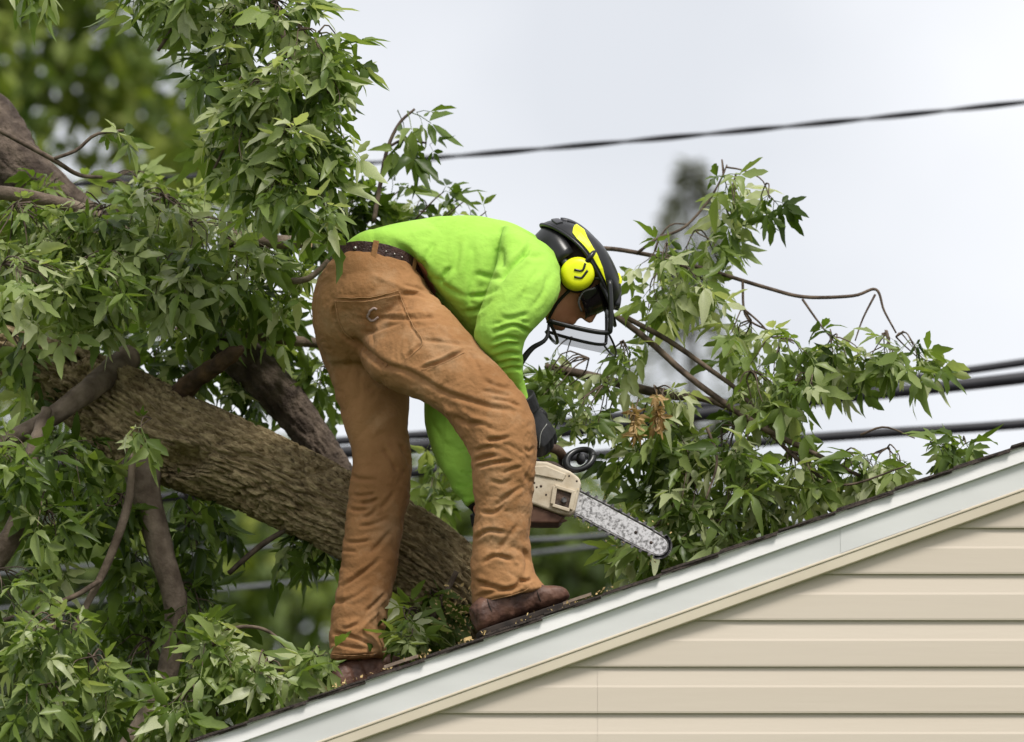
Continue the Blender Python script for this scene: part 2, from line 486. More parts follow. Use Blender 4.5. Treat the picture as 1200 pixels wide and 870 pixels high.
# ---------------------------------------------------------------- wires on their poles' span
def wire(px_pts, y, r_px, m, label, y2=None, twist=False):
    pts = [P(a, b, y if y2 is None else y + (y2 - y) * i / (len(px_pts) - 1)) for i, (a, b) in enumerate(px_pts)]
    if twist:
        root = empty('overhead_cable', pts[0], label, 'cable', 'overhead cables')
        c = catmull(pts, 420)
        rr = r_px * SZ(y)
        for j in range(2):
            ph = np.arange(420) * .22 + j * math.pi
            q = c + np.stack([0*ph, np.cos(ph) * rr * .5, np.sin(ph) * rr * .5], 1)
            V, F, *_ = tube_geo(q, [rr * .62] * 420, None, 6)
            mesh('strand', V, F, m, root)
        return root
    V, F, *_ = tube_geo(pts, [r_px * SZ(y)] * len(pts), 60, 8)
    return tag(mesh('overhead_cable', V, F, m), label, 'cable', 'overhead cables')
wire([(-900, 275), (-300, 250), (80, 217), (400, 194), (800, 160), (1200, 120), (1700, 62), (2300, -20)], 4.5, 3.3, M['cable'], 'twisted dark cable alone in the sky above the worker\'s helmet', twist=True)
wire([(-900, 600), (-300, 572), (360, 520), (640, 497), (958, 458), (1200, 425), (1700, 352), (2300, 260)], 4.0, 5.0, M['cable'], 'upper cable of the close pair leaving the frame at right')
wire([(-900, 612), (-300, 588), (360, 534), (640, 508), (958, 469), (1200, 443), (1700, 380), (2300, 295)], 3.6, 7.5, M['cable'], 'thick black lower cable of the close pair at right')
wire([(-900, 640), (-300, 612), (200, 583), (490, 553), (800, 525), (1030, 508), (1200, 497), (1700, 455), (2300, 395)], 3.8, 6.0, M['cable'], 'black cable just above the right end of the roof edge')
wire([(-900, 690), (-300, 690), (30, 670), (400, 634), (700, 628), (1200, 560), (2300, 440)], 6.0, 2.6, M['cable_grey'], 'thin grey wire passing low behind the trunk and saw')
wire([(-900, 780), (-300, 740), (270, 690), (370, 679), (700, 640), (1400, 560), (2300, 470)], 7.0, 2.6, M['cable_grey'], 'lowest thin grey wire seen left of the worker\'s shin')

# ================================================================= TREES
# ---- leaf shapes: box-elder leaves of three to five pointed, coarsely toothed leaflets on a stalk
def leaflet(length, width, fold, droop, asym=0., k=0):
    ys = [0, .2, .40, .56, .76, 1.0]
    ws = [[0, .62, .95, .74, .52, 0], [0, .55, 1.0, .66, .58, 0], [0, .75, .92, .60, .40, 0]][k % 3]
    V, F = [], []
    for y, w in zip(ys, ws):
        z = -droop * y * y * length
        V.append((asym * .12 * y * y * length, y * length, z))
    n = len(ys)
    for sgn in (-1, 1):
        base = len(V)
        for i in range(1, n - 1):
            w = ws[i] * width * .5
            V.append((sgn * w + asym * .12 * ys[i]**2 * length, (ys[i] - .02 + .05 * (i in (2, 4))) * length, -droop * ys[i]**2 * length + fold * w))
        for i in range(n - 1):
            a, b = i, i + 1
            oa = base + i - 1 if i > 0 else None
            ob = base + i if i + 1 < n - 1 else None
            if oa is None: f = (a, b, ob)
            elif ob is None: f = (a, b, oa)
            else: f = (a, b, ob, oa)
            F.append(f if sgn < 0 else f[::-1])
    return np.array(V), F
def compound_leaf(seed):
    r = np.random.default_rng(seed)
    V = np.zeros((0, 3)); F = []
    def add(v, f):
        nonlocal V
        b = len(V); V = np.vstack([V, v]); F.extend([tuple(i + b for i in q) for q in f])
    pl = r.uniform(.35, .55)
    # stalk (unit: leaf blade ~ 1)
    st = np.array([(0, 0, 0), (0, pl * .5, .04), (0, pl, 0)])
    v, f, *_ = tube_geo(st, [.013, .010, .008], None, 3, cap=False)
    add(v, f)
    n = [3, 3, 5, 3, 5, 3, 3, 5][seed % 8]
    order = [(0, 0.0, 1.0)]
    order += [(s, r.uniform(38, 62), r.uniform(.68, .9)) for s in (-1, 1)]
    if n == 5: order += [(s, r.uniform(70, 100), r.uniform(.5, .7)) for s in (-1, 1)]
    for i, (s, ang, sc) in enumerate(order):
        v, f = leaflet(sc * r.uniform(.58, .86), sc * r.uniform(.23, .37), r.uniform(.05, .8), r.uniform(-.4, .75), r.uniform(-2, 2), int(r.integers(3)))
        tip = r.uniform(-.6, .35)                            # hanging
        R = Matrix.Rotation(math.radians(-s * ang), 3, 'Z') @ Matrix.Rotation(tip, 3, 'X') @ Matrix.Rotation(r.uniform(-.5, .5), 3, 'Y')
        v = v @ np.array(R).T + np.array([s * .03, pl - (.16 if i > 2 else .05 if i else -.02), 0])
        add(v, f)
    return V, F
NLV = 12
LEAF = [compound_leaf(i) for i in range(NLV)]

def basis_from(y_dir, up):
    y = np.asarray(y_dir, float); y /= np.linalg.norm(y) + 1e-9
    x = np.cross(y, up); nx = np.linalg.norm(x)
    x = np.array([1.0, 0, 0]) if nx < 1e-4 else x / nx
    return np.stack([x, y, np.cross(x, y)], 1)

class Foliage:
    """collects hanging leaves and fine twigs of one tree or bough"""
    def __init__(s, seed):
        s.r = np.random.default_rng(seed); s.leaves = []; s.tw = MB()
    def leaf(s, pos, direction, size, tint):
        r = s.r
        up = np.array([r.normal() * .7, -.45 + r.normal() * .7, .8])
        s.leaves.append((np.asarray(pos), basis_from(direction, up), size, int(r.integers(NLV)), float(np.clip(tint, 0, 1))))
    def twig(s, pts, r0, r1, n=None):
        rr = np.linspace(r0, r1, len(pts))
        V, F, *_ = tube_geo(pts, rr, n or max(4, len(pts) * 2), 5, cap=False)
        s.tw.add(V, F)
    def whorl(s, tip, axis, n, size, tint, droop=.9, spread=1.0):
        """leaves in opposite pairs round a twig end, arching out and hanging"""
        r = s.r
        axis = np.asarray(axis, float); axis /= np.linalg.norm(axis) + 1e-9
        a0 = r.uniform(0, 6.28)
        side = np.cross(axis, [0.3, 1, .2]); side /= np.linalg.norm(side); oth = np.cross(axis, side)
        for i in range(n):
            th = a0 + (i // 2) * 1.57 + (i % 2) * math.pi + r.normal() * .35
            rad = math.cos(th) * side + math.sin(th) * oth
            d = rad * spread * r.uniform(.6, 1.3) + axis * r.uniform(.1, 1.0) + np.array([0, 0, -droop * r.uniform(.1, 1.7)]) + r.normal(size=3) * .2
            s.leaf(tip - axis * (.004 + .026 * (i // 2)), d, size * r.uniform(.42, 1.28), tint + r.normal() * .27)
    def blob(s, px, py, y, rx, ry, n, size_px=62, tint=.5, src=None, droop=.55, dy=.25, per=6):
        """n twig ends spread through a volume; each twig grows from src (a pixel) or from the blob's top"""
        r = s.r
        k = SZ(y)
        c = P(px, py, y)
        for _ in range(n):
            v = r.normal(size=3); v /= np.linalg.norm(v); v *= r.uniform(.2, 1) ** .5
            tip = c + np.array([v[0] * rx * k, v[1] * dy, v[2] * ry * k])
            o = P(src[0], src[1], y + (src[2] if len(src) > 2 else 0)) if src is not None else c + np.array([0, 0, ry * k * .5])
            d = tip - o
            L = np.linalg.norm(d) + 1e-6
            up_ = np.array([0, 0, 1.0]) * L
            p1 = o + d * .35 + up_ * r.uniform(.05, .22) + r.normal(size=3) * .06 * L
            p2 = o + d * .75 + up_ * r.uniform(.04, .16) + r.normal(size=3) * .05 * L
            s.twig([o, p1, p2, tip], .0026, .0009, 9)
            nl = int(r.integers(per - 2, per + 2))
            tt_ = tint + r.normal() * .10
            s.whorl(tip, tip - p2, max(2, nl - 2), size_px * k, tt_, droop)
            s.whorl(p2, p2 - p1, 2, size_px * k * .9, tt_, droop)
    def build(s, root, top=300, matl=None):
        matl = matl or M['leaf']
        tag(s.tw.build('twigs', M['twig'], root, smooth=True, norm=False), kind='stuff')
        # the leaves that show largest become parts of their own
        pos = np.array([l[0] for l in s.leaves]); px = pix(pos)
        inside = (px[:, 0] > -15) & (px[:, 0] < 1215) & (px[:, 1] > -30) & (px[:, 1] < 885)
        score = np.where(inside, 0, 50) + pos[:, 1] - np.array([l[2] for l in s.leaves]) * 3
        order = np.argsort(score)
        nbk = 5
        cache = {}
        for i in order[:top]:
            p_, B, sz, v, t = s.leaves[i]
            key = (v, int(t * nbk))
            if key not in cache:
                me = bpy.data.meshes.new('leaf')
                me.from_pydata([tuple(q) for q in LEAF[v][0]], [], LEAF[v][1])
                a = me.attributes.new('tint', 'FLOAT', 'POINT')
                a.data.foreach_set('value', np.full(len(me.vertices), (int(t * nbk) + .5) / nbk, np.float32))
                me.materials.append(matl); me.update()
                me.polygons.foreach_set('use_smooth', [True] * len(me.polygons))
                cache[key] = me
            o = bpy.data.objects.new('leaf', cache[key]); COL.objects.link(o)
            mtx = Matrix([[*(B[r_] * sz), p_[r_]] for r_ in range(3)] + [[0, 0, 0, 1]])
            o.matrix_basis = mtx
            set_parent(o, root)
        rest = order[top:]
        if len(rest):
            Vs, Fs, Ts, b = [], [], [], 0
            for i in rest:
                p_, B, sz, v, t = s.leaves[i]
                lv, lf = LEAF[v]
                Vs.append(lv @ B.T * sz + p_); Fs += [tuple(q + b for q in f) for f in lf]
                Ts.append(np.full(len(lv), t)); b += len(lv)
            tag(mesh('foliage', np.vstack(Vs), Fs, matl, root, True, np.concatenate(Ts)), kind='stuff')

def bark_limb(name, px_pts, matl, root, furrow=.0, k=20, dens=90, seed=0, ys=None, y=0.):
    """limb traced as (px, py, radius px, depth y); bark furrows are carved into the mesh"""
    pts = [P(a[0], a[1], a[3]) for a in px_pts]
    rad = [a[2] * SZ(a[3]) for a in px_pts]
    L = sum(np.linalg.norm(pts[i+1] - pts[i]) for i in range(len(pts) - 1))
    n = max(8, int(L * dens))
    V, F, S, TH, C, R = tube_geo(pts, rad, n, k)
    d = V - C; d /= np.linalg.norm(d, axis=1)[:, None]
    q = np.stack([np.cos(TH) * R * 10, np.sin(TH) * R * 10, S * 3], 1) + seed * 7.7
    disp = .07 * R * fbm(q * .8, 2)
    if furrow:
        w = pn(q * np.array([.5, .5, 2.0])) * .5
        f1 = np.abs(pn(np.stack([np.cos(TH) * R * 66 + w, np.sin(TH) * R * 66 + w, S * 11 + w * 2], 1)))
        f2 = np.abs(pn(np.stack([np.cos(TH) * R * 130, np.sin(TH) * R * 130, S * 34], 1) + 9))
        disp += furrow * (np.clip(f1 * 3.4, 0, .85) + .4 * np.clip(f2 * 2.6, 0, .8) - .7)
    return fix_normals(mesh(name, V + d * disp[:, None], F, matl, root))

# ---------------------------------------------------------------- the fallen box elder on the left
ft = empty('fallen_tree', P(560, 760, .75), 'fallen tree whose thick furrowed trunk leans on the roof behind the worker', 'tree')
trunk = bark_limb('trunk', [(-60, 385, 24, .95), (0, 410, 27, .9), (70, 440, 34, .85), (130, 474, 46, .8), (200, 514, 50, .75), (300, 553, 46, .72), (395, 599, 44, .7),
                   (475, 643, 44, .68), (530, 684, 44, .68), (562, 725, 44, .70), (580, 765, 42, .72)], M['bark'], ft, furrow=.026, k=200, dens=230, seed=1)
# hollow where a limb tore out
hv = trunk.data; co = np.empty(len(hv.vertices) * 3); hv.vertices.foreach_get('co', co); co = co.reshape(-1, 3)
wco = co
pp = pix(wco)
near = wco[:, 1] < .78
dd = ((pp[:, 0] - 214) / 26) ** 2 + ((pp[:, 1] - 540) / 15) ** 2
co2 = co.copy(); co2[:, 1] += np.where(near, .075 * np.exp(-dd ** 1.5), 0) - np.where(near, .012 * np.exp(-(np.sqrt(dd) - 1.5) ** 2 * 6), 0)
co2[:, 1] += np.where(near & (pp[:, 0] < 190), .05 * np.clip((190 - pp[:, 0]) / 40, 0, 1) * np.clip(pn(wco * 14 + 3) + .3, 0, 1), 0)
hv.vertices.foreach_set('co', co2.ravel()); hv.update()
bark_limb('limb', [(-90, 80, 44, 1.2), (-20, 150, 42, 1.15), (22, 200, 34, 1.1), (85, 248, 24, 1.1), (150, 300, 22, 1.1), (245, 385, 24, 1.05), (318, 452, 24, 1.0), (352, 492, 21, 1.0), (385, 540, 20, 1.0), (430, 610, 18, 1.0)], M['bark3'], ft, .010, 60, 110, 2)
bark_limb('limb', [(-60, 228, 9, .7), (0, 226, 9, .7), (60, 236, 8, .75), (110, 252, 8, .8), (190, 300, 7, .9)], M['bark2'], ft, 0, 14, 60, 3)
bark_limb('limb', [(165, 540, 24, .7), (172, 585, 17, .68), (188, 645, 15, .66), (206, 712, 13, .66), (200, 770, 12, .66), (182, 825, 13, .66), (150, 880, 14, .66), (120, 930, 14, .66)], M['bark2'], ft, .004, 26, 110, 4)
bark_limb('limb', [(150, 420, 16, .85), (120, 445, 15, .72), (95, 464, 13, .62), (55, 492, 11, .58), (0, 520, 10, .55), (-60, 540, 10, .5)], M['bark2'], ft, .003, 20, 100, 5)
bark_limb('limb', [(-50, 700, 15, .5), (0, 648, 14, .5), (25, 600, 11, .5), (38, 530, 8, .5), (55, 480, 6, .55)], M['bark2'], ft, .003, 20, 100, 6)
bark_limb('branch', [(228, 368, 8, .95), (262, 378, 7, .95), (310, 394, 7, .95), (372, 402, 6, .95), (430, 400, 5, 1.0)], M['bark2'], ft, 0, 10, 80, 7)
bark_limb('branch', [(156, 532, 4, .5), (150, 590, 5, .5), (128, 655, 5, .5), (100, 712, 4, .5), (75, 760, 3, .5)], M['bark2'], ft, 0, 8, 80, 8)
bark_limb('branch', [(-20, 735, 3, .45), (40, 716, 3, .45), (85, 700, 3.2, .45), (118, 680, 3, .48)], M['twig'], ft, 0, 7, 60, 9)
bark_limb('broken_stub', [(195, 485, 18, .78), (214, 459, 13, .72), (232, 443, 10.5, .66), (255, 427, 9.5, .60), (274, 414, 8.5, .56), (284, 408, 3, .54)], M['deadwood'], ft, .006, 22, 200, 10)
bark_limb('branch', [(340, 618, 3, .7), (305, 640, 3.4, .72), (268, 672, 3, .75)], M['twig'], ft, 0, 7, 60, 11)
bark_limb('branch', [(262, 274, 9, .7), (300, 282, 8.5, .66), (335, 284, 8, .62), (362, 284, 7.5, .6)], M['bark2'], ft, .002, 14, 90, 12)
V, F, *_ = tube_geo([P(359, 284, .6), P(364, 284, .597)], [7.6 * SZ(.6), 7.2 * SZ(.6)], None, 14); mesh('cut_end', V, F, M['wood'], ft, smooth=False)
bark_limb('branch', [(-10, 148, 3, .2), (60, 186, 3, .25), (92, 205, 2.6, .3), (120, 208, 2, .3)], M['twig'], ft, 0, 7, 60, 13)
bark_limb('branch', [(64, 186, 2.2, .25), (90, 176, 2.2, .25), (112, 158, 2, .25), (145, 153, 1.6, .25)], M['twig'], ft, 0, 7, 60, 14)
bark_limb('branch', [(330, 330, 4, .55), (358, 328, 4, .5), (375, 316, 3.6, .5), (385, 305, 3, .5)], M['bark2'], ft, 0, 8, 60, 15)
bark_limb('branch', [(438, 260, 3, .9), (446, 215, 2.8, .9), (454, 175, 2.4, .9), (468, 145, 2, .9), (486, 128, 1.5, .9)], M['twig'], ft, 0, 7, 80, 16)
bark_limb('branch', [(456, 172, 1.8, .9), (474, 164, 1.7, .9), (500, 168, 1.3, .9)], M['twig'], ft, 0, 6, 80, 17)
bark_limb('branch', [(260, 850, 2, .35), (235, 790, 2.4, .35), (262, 742, 2.4, .35), (310, 738, 2, .35), (352, 776, 2, .35)], M['twig'], ft, 0, 6, 60, 18)
bark_limb('branch', [(500, 735, 4, .55), (520, 700, 3.6, .55), (535, 670, 3, .55)], M['bark2'], ft, 0, 8, 60, 19)
bark_limb('branch', [(270, 790, 3, .3), (315, 783, 3, .3), (352, 790, 2.6, .3)], M['bark2'], ft, 0, 7, 60, 20)

F1 = Foliage(11)
B = F1.blob
# upper mass hanging over the trunk
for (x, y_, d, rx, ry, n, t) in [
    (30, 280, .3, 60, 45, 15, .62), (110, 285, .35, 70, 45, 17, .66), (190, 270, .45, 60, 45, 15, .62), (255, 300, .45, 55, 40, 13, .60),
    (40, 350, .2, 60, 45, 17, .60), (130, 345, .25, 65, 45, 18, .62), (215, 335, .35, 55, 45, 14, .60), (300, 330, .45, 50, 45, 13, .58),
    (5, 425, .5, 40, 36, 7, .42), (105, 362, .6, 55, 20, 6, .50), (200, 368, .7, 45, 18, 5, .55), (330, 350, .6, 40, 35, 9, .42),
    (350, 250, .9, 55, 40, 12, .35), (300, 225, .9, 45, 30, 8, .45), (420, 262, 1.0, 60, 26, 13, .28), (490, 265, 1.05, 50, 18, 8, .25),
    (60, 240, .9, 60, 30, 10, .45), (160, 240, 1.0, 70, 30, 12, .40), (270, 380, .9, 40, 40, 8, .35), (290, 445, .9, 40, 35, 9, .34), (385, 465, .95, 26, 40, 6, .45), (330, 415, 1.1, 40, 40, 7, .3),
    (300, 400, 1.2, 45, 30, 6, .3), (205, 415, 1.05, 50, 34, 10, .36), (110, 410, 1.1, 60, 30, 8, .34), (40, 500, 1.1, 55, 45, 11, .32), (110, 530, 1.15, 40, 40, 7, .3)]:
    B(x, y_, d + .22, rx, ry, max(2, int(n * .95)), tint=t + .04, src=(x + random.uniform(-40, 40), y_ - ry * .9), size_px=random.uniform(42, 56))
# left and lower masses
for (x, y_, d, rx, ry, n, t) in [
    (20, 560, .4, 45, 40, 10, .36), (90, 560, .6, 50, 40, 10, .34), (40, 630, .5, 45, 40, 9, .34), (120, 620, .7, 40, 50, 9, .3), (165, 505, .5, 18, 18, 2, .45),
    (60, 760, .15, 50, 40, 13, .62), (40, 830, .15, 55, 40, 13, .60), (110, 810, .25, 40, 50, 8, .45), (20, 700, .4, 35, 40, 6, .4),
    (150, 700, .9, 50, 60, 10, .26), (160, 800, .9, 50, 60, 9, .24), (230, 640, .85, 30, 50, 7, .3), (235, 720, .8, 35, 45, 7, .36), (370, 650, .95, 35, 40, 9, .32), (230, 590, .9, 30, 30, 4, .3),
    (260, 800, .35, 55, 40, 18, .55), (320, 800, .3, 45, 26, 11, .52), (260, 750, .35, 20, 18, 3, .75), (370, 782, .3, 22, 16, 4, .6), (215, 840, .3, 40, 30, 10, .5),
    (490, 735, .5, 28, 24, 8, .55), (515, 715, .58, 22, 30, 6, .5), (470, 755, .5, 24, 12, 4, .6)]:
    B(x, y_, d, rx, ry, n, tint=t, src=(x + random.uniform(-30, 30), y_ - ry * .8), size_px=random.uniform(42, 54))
# twig tips against the sky
F1.whorl(P(490, 132, .9), (.8, 0, -.1), 5, 54 * SZ(.9), .35, 1.0)
F1.whorl(P(478, 172, .9), (.5, 0, -.8), 5, 48 * SZ(.9), .38, .7)
F1.whorl(P(505, 170, .9), (.9, 0, -.2), 2, 30 * SZ(.9), .35, .7)
F1.whorl(P(147, 154, .25), (.9, 0, -.1), 6, 40 * SZ(.25), .55, 1.0)
for (x, y_) in ((520, 225), (545, 235), (570, 248), (530, 245), (470, 222), (440, 232)):
    F1.whorl(P(x, y_, 1.05), (.6, 0, .3), 3, 40 * SZ(1), .28, .5)
    F1.twig([P(x - 40, y_ + 40, 1.05), P(x - 14, y_ + 12, 1.05), P(x, y_, 1.05)], .003, .0015)
F1.build(ft)

# ---------------------------------------------------------------- the bough hanging in from above
hb = empty('hanging_bough', P(300, -60, .2), 'leafy bough hanging down from the top edge left of the worker\'s back', 'branch')
bark_limb('limb', [(250, -140, 9, .3), (300, -60, 7, .2), (322, 5, 4.5, .15), (338, 60, 4, .1), (352, 120, 3.4, .1), (345, 170, 2.6, .1), (330, 230, 2, .1)], M['twig'], hb, 0, 8, 70, 31)
bark_limb('branch', [(322, 5, 3, .15), (350, 30, 2.6, .1), (372, 60, 2, .05), (385, 110, 1.6, .05)], M['twig'], hb, 0, 7, 70, 32)
bark_limb('branch', [(300, -60, 5, .2), (240, -20, 4, .25), (205, 30, 3, .25), (185, 60, 2, .25)], M['twig'], hb, 0, 7, 70, 33)
bark_limb('branch', [(338, 60, 2.6, .1), (300, 100, 2.2, .15), (275, 150, 2, .2), (250, 200, 1.6, .2)], M['twig'], hb, 0, 7, 70, 34)
F2 = Foliage(23)
for (x, y_, d, rx, ry, n, t, s) in [
    (340, 30, .1, 35, 30, 9, .55, (325, 0)), (370, 75, .05, 30, 32, 10, .55, (350, 35)), (385, 125, .05, 22, 34, 8, .5, (375, 80)), (330, 105, .1, 42, 40, 14, .68, (345, 60)),
    (290, 140, .2, 40, 40, 12, .68, (305, 95)), (340, 175, .1, 45, 35, 12, .62, (350, 130)), (375, 200, .1, 22, 36, 7, .45, (365, 160)), (295, 205, .2, 38, 35, 10, .60, (285, 150)),
    (250, 185, .3, 28, 34, 6, .6, (265, 140)), (330, 245, .1, 36, 28, 7, .5, (340, 210)), (375, 255, .1, 16, 22, 3, .5, (370, 225)),
    (230, 15, .25, 55, 26, 12, .50, (235, -20)), (185, 5, .3, 40, 22, 6, .45, (200, -20)), (285, 20, .2, 40, 28, 10, .56, (290, -10)), (265, 70, .25, 35, 28, 6, .55, (280, 30)), (240, 95, .3, 18, 14, 2, .4, (270, 80)),
    (300, -30, .2, 90, 30, 14, .5, (300, -70)), (60, -20, .4, 50, 16, 5, .5, (60, -50)), (392, 60, .05, 24, 24, 5, .55, (372, 40)), (402, 175, .08, 14, 20, 3, .5, (385, 140))]:
    F2.blob(x, y_, d, rx, ry, max(2, int(n * .95)), tint=t + .07, src=s, dy=.18, size_px=50)
F2.build(hb)

# ---------------------------------------------------------------- the felled crown lying on the roof at right
fb = empty('cut_branch', P(900, 640, .6), 'leafy cut crown branch lying over the roof slope right of the saw', 'branch')
for i, b_ in enumerate([
    [(640, 432, 6, .9), (690, 440, 6, .9), (745, 456, 7, .85), (790, 464, 7, .8), (835, 470, 6, .75), (900, 500, 7, .7)],
    [(722, 370, 4, .7), (760, 402, 4.4, .68), (805, 440, 4.6, .65), (860, 480, 5, .62), (905, 508, 5.5, .6), (950, 528, 5, .6), (1010, 560, 4, .6)],
    [(732, 372, 3.4, .75), (785, 402, 3.8, .72), (830, 432, 4, .68), (870, 462, 4.2, .65), (905, 505, 4.5, .62)],
    [(690, 292, 3.2, .85), (730, 294, 3.2, .82), (790, 307, 3.2, .8), (840, 318, 3, .8), (900, 338, 3, .8), (945, 350, 3, .8), (1000, 348, 2.8, .8), (1025, 341, 2.6, .8), (1038, 362, 2.2, .8), (1050, 392, 1.8, .8)],
    [(745, 300, 2.2, .8), (770, 278, 2.2, .78), (800, 266, 2.2, .78), (830, 238, 2, .78), (846, 210, 1.8, .78), (852, 192, 1.4, .78)],
    [(768, 296, 1.6, .8), (772, 276, 1.6, .8), (785, 262, 1.5, .8), (805, 262, 1.3, .8)],
    [(852, 196, 1.3, .78), (872, 202, 1.2, .78), (895, 212, 1.2, .78), (903, 232, 1, .78)],
    [(868, 328, 1.8, .8), (872, 368, 1.8, .78), (898, 388, 1.6, .78), (932, 404, 1.4, .78)],
    [(800, 312, 1.8, .8), (850, 345, 1.9, .78), (885, 375, 1.8, .78), (905, 395, 1.5, .78)],
    [(942, 350, 1.6, .8), (960, 380, 1.6, .8), (985, 410, 1.4, .8)],
    [(1027, 344, 1.6, .8), (1012, 372, 1.6, .8), (1000, 400, 1.4, .8)],
    [(905, 508, 3, .6), (940, 545, 2.8, .6), (990, 570, 2.2, .55), (1060, 545, 1.6, .5)],
    [(830, 500, 2.4, .6), (838, 540, 2.2, .6), (828, 585, 1.8, .55)],
    [(1010, 512, 1.6, .6), (1035, 500, 1.5, .6), (1072, 512, 1.2, .6)]]):
    b_ = [(p_[0] + random.uniform(-2.2, 2.2), p_[1] + random.uniform(-2.2, 2.2), p_[2] * (.92 - .34 * q_ / (len(b_) - 1)), p_[3]) for q_, p_ in enumerate(b_)]
    bark_limb('branch', b_, M['twig'], fb, 0, 7, 70, 40 + i)
F3 = Foliage(37)
for (x, y_, d, rx, ry, n, t, s) in [
    (775, 325, .75, 36, 26, 9, .72, (780, 298)), (810, 345, .75, 34, 30, 9, .68, (790, 308)), (765, 365, .78, 26, 28, 6, .60, (770, 320)), (825, 300, .78, 26, 20, 5, .55, (815, 270)),
    (845, 222, .78, 14, 18, 3, .6, (848, 200)), (868, 245, .78, 16, 16, 3, .55, (862, 205)), (902, 238, .78, 12, 12, 3, .42, (898, 215)), (855, 268, .78, 14, 10, 2, .5, (850, 240)),
    (860, 400, .72, 34, 24, 8, .66, (880, 375)), (915, 425, .70, 40, 30, 12, .66, (915, 395)), (975, 420, .75, 40, 28, 11, .62, (975, 395)), (1035, 425, .75, 34, 26, 10, .60, (1040, 390)), (1072, 425, .75, 24, 20, 6, .6, (1050, 395)),
    (880, 470, .6, 44, 34, 12, .55, (880, 435)), (945, 475, .6, 40, 28, 9, .5, (950, 445)), (665, 450, .75, 40, 34, 10, .52, (690, 420)), (720, 440, .75, 36, 36, 9, .55, (730, 400)), (700, 490, .7, 44, 34, 11, .52, (710, 450)),
    (770, 490, .65, 40, 34, 10, .55, (770, 455)), (790, 545, .55, 44, 38, 12, .48, (800, 505)), (745, 530, .6, 34, 30, 7, .5, (745, 495)), (860, 540, .5, 44, 34, 12, .56, (860, 500)), (800, 600, .5, 48, 34, 12, .46, (810, 560)), (870, 595, .45, 44, 30, 11, .55, (880, 560)),
    (930, 565, .45, 48, 28, 13, .66, (930, 530)), (990, 555, .45, 44, 22, 10, .66, (990, 530)), (1040, 545, .45, 34, 16, 6, .60, (1040, 525)), (1090, 535, .4, 30, 10, 4, .5, (1090, 520)), (1130, 526, .4, 20, 6, 2, .45, (1130, 515)),
    (760, 640, .4, 40, 22, 7, .45, (770, 615)), (830, 630, .4, 40, 16, 6, .5, (840, 610)), (660, 410, .9, 30, 18, 4, .5, (670, 395)), (620, 505, .9, 26, 40, 5, .45, (630, 460)),
    (520, 530, 1.0, 20, 40, 4, .55, (510, 480)), (500, 590, 1.0, 22, 20, 3, .4, (510, 560))]:
    F3.blob(x, y_, d + (.2 if y_ > 520 else 0), rx, ry, max(2, int(n * (1.15 if y_ > 520 else .72))), tint=t + .04, src=s, dy=.2, size_px=46, per=5)
F3.build(fb)
# bunches of withered keys
for (x, y_) in ((742, 508), (772, 495)):
    kf = Foliage(70 + x)
    kb = empty('withered_leaves', P(x, y_, .5), 'withered tan leaf bunch hanging %s' % ('left of its twin above the saw bar' if x < 760 else 'right of its twin above the saw bar'), 'leaves')
    for q in range(3):
        kf.whorl(P(x + random.uniform(-4, 4), y_ - 14 + q * 5, .5), (0, 0, -1), 6, 20 * SZ(.5), .7, .9, .4)
    kf.twig([P(x + 6, y_ - 40, .55), P(x + 2, y_ - 25, .5), P(x, y_ - 10, .5)], .002, .001)
    kf.build(kb, 0, M['leaf_brown'])

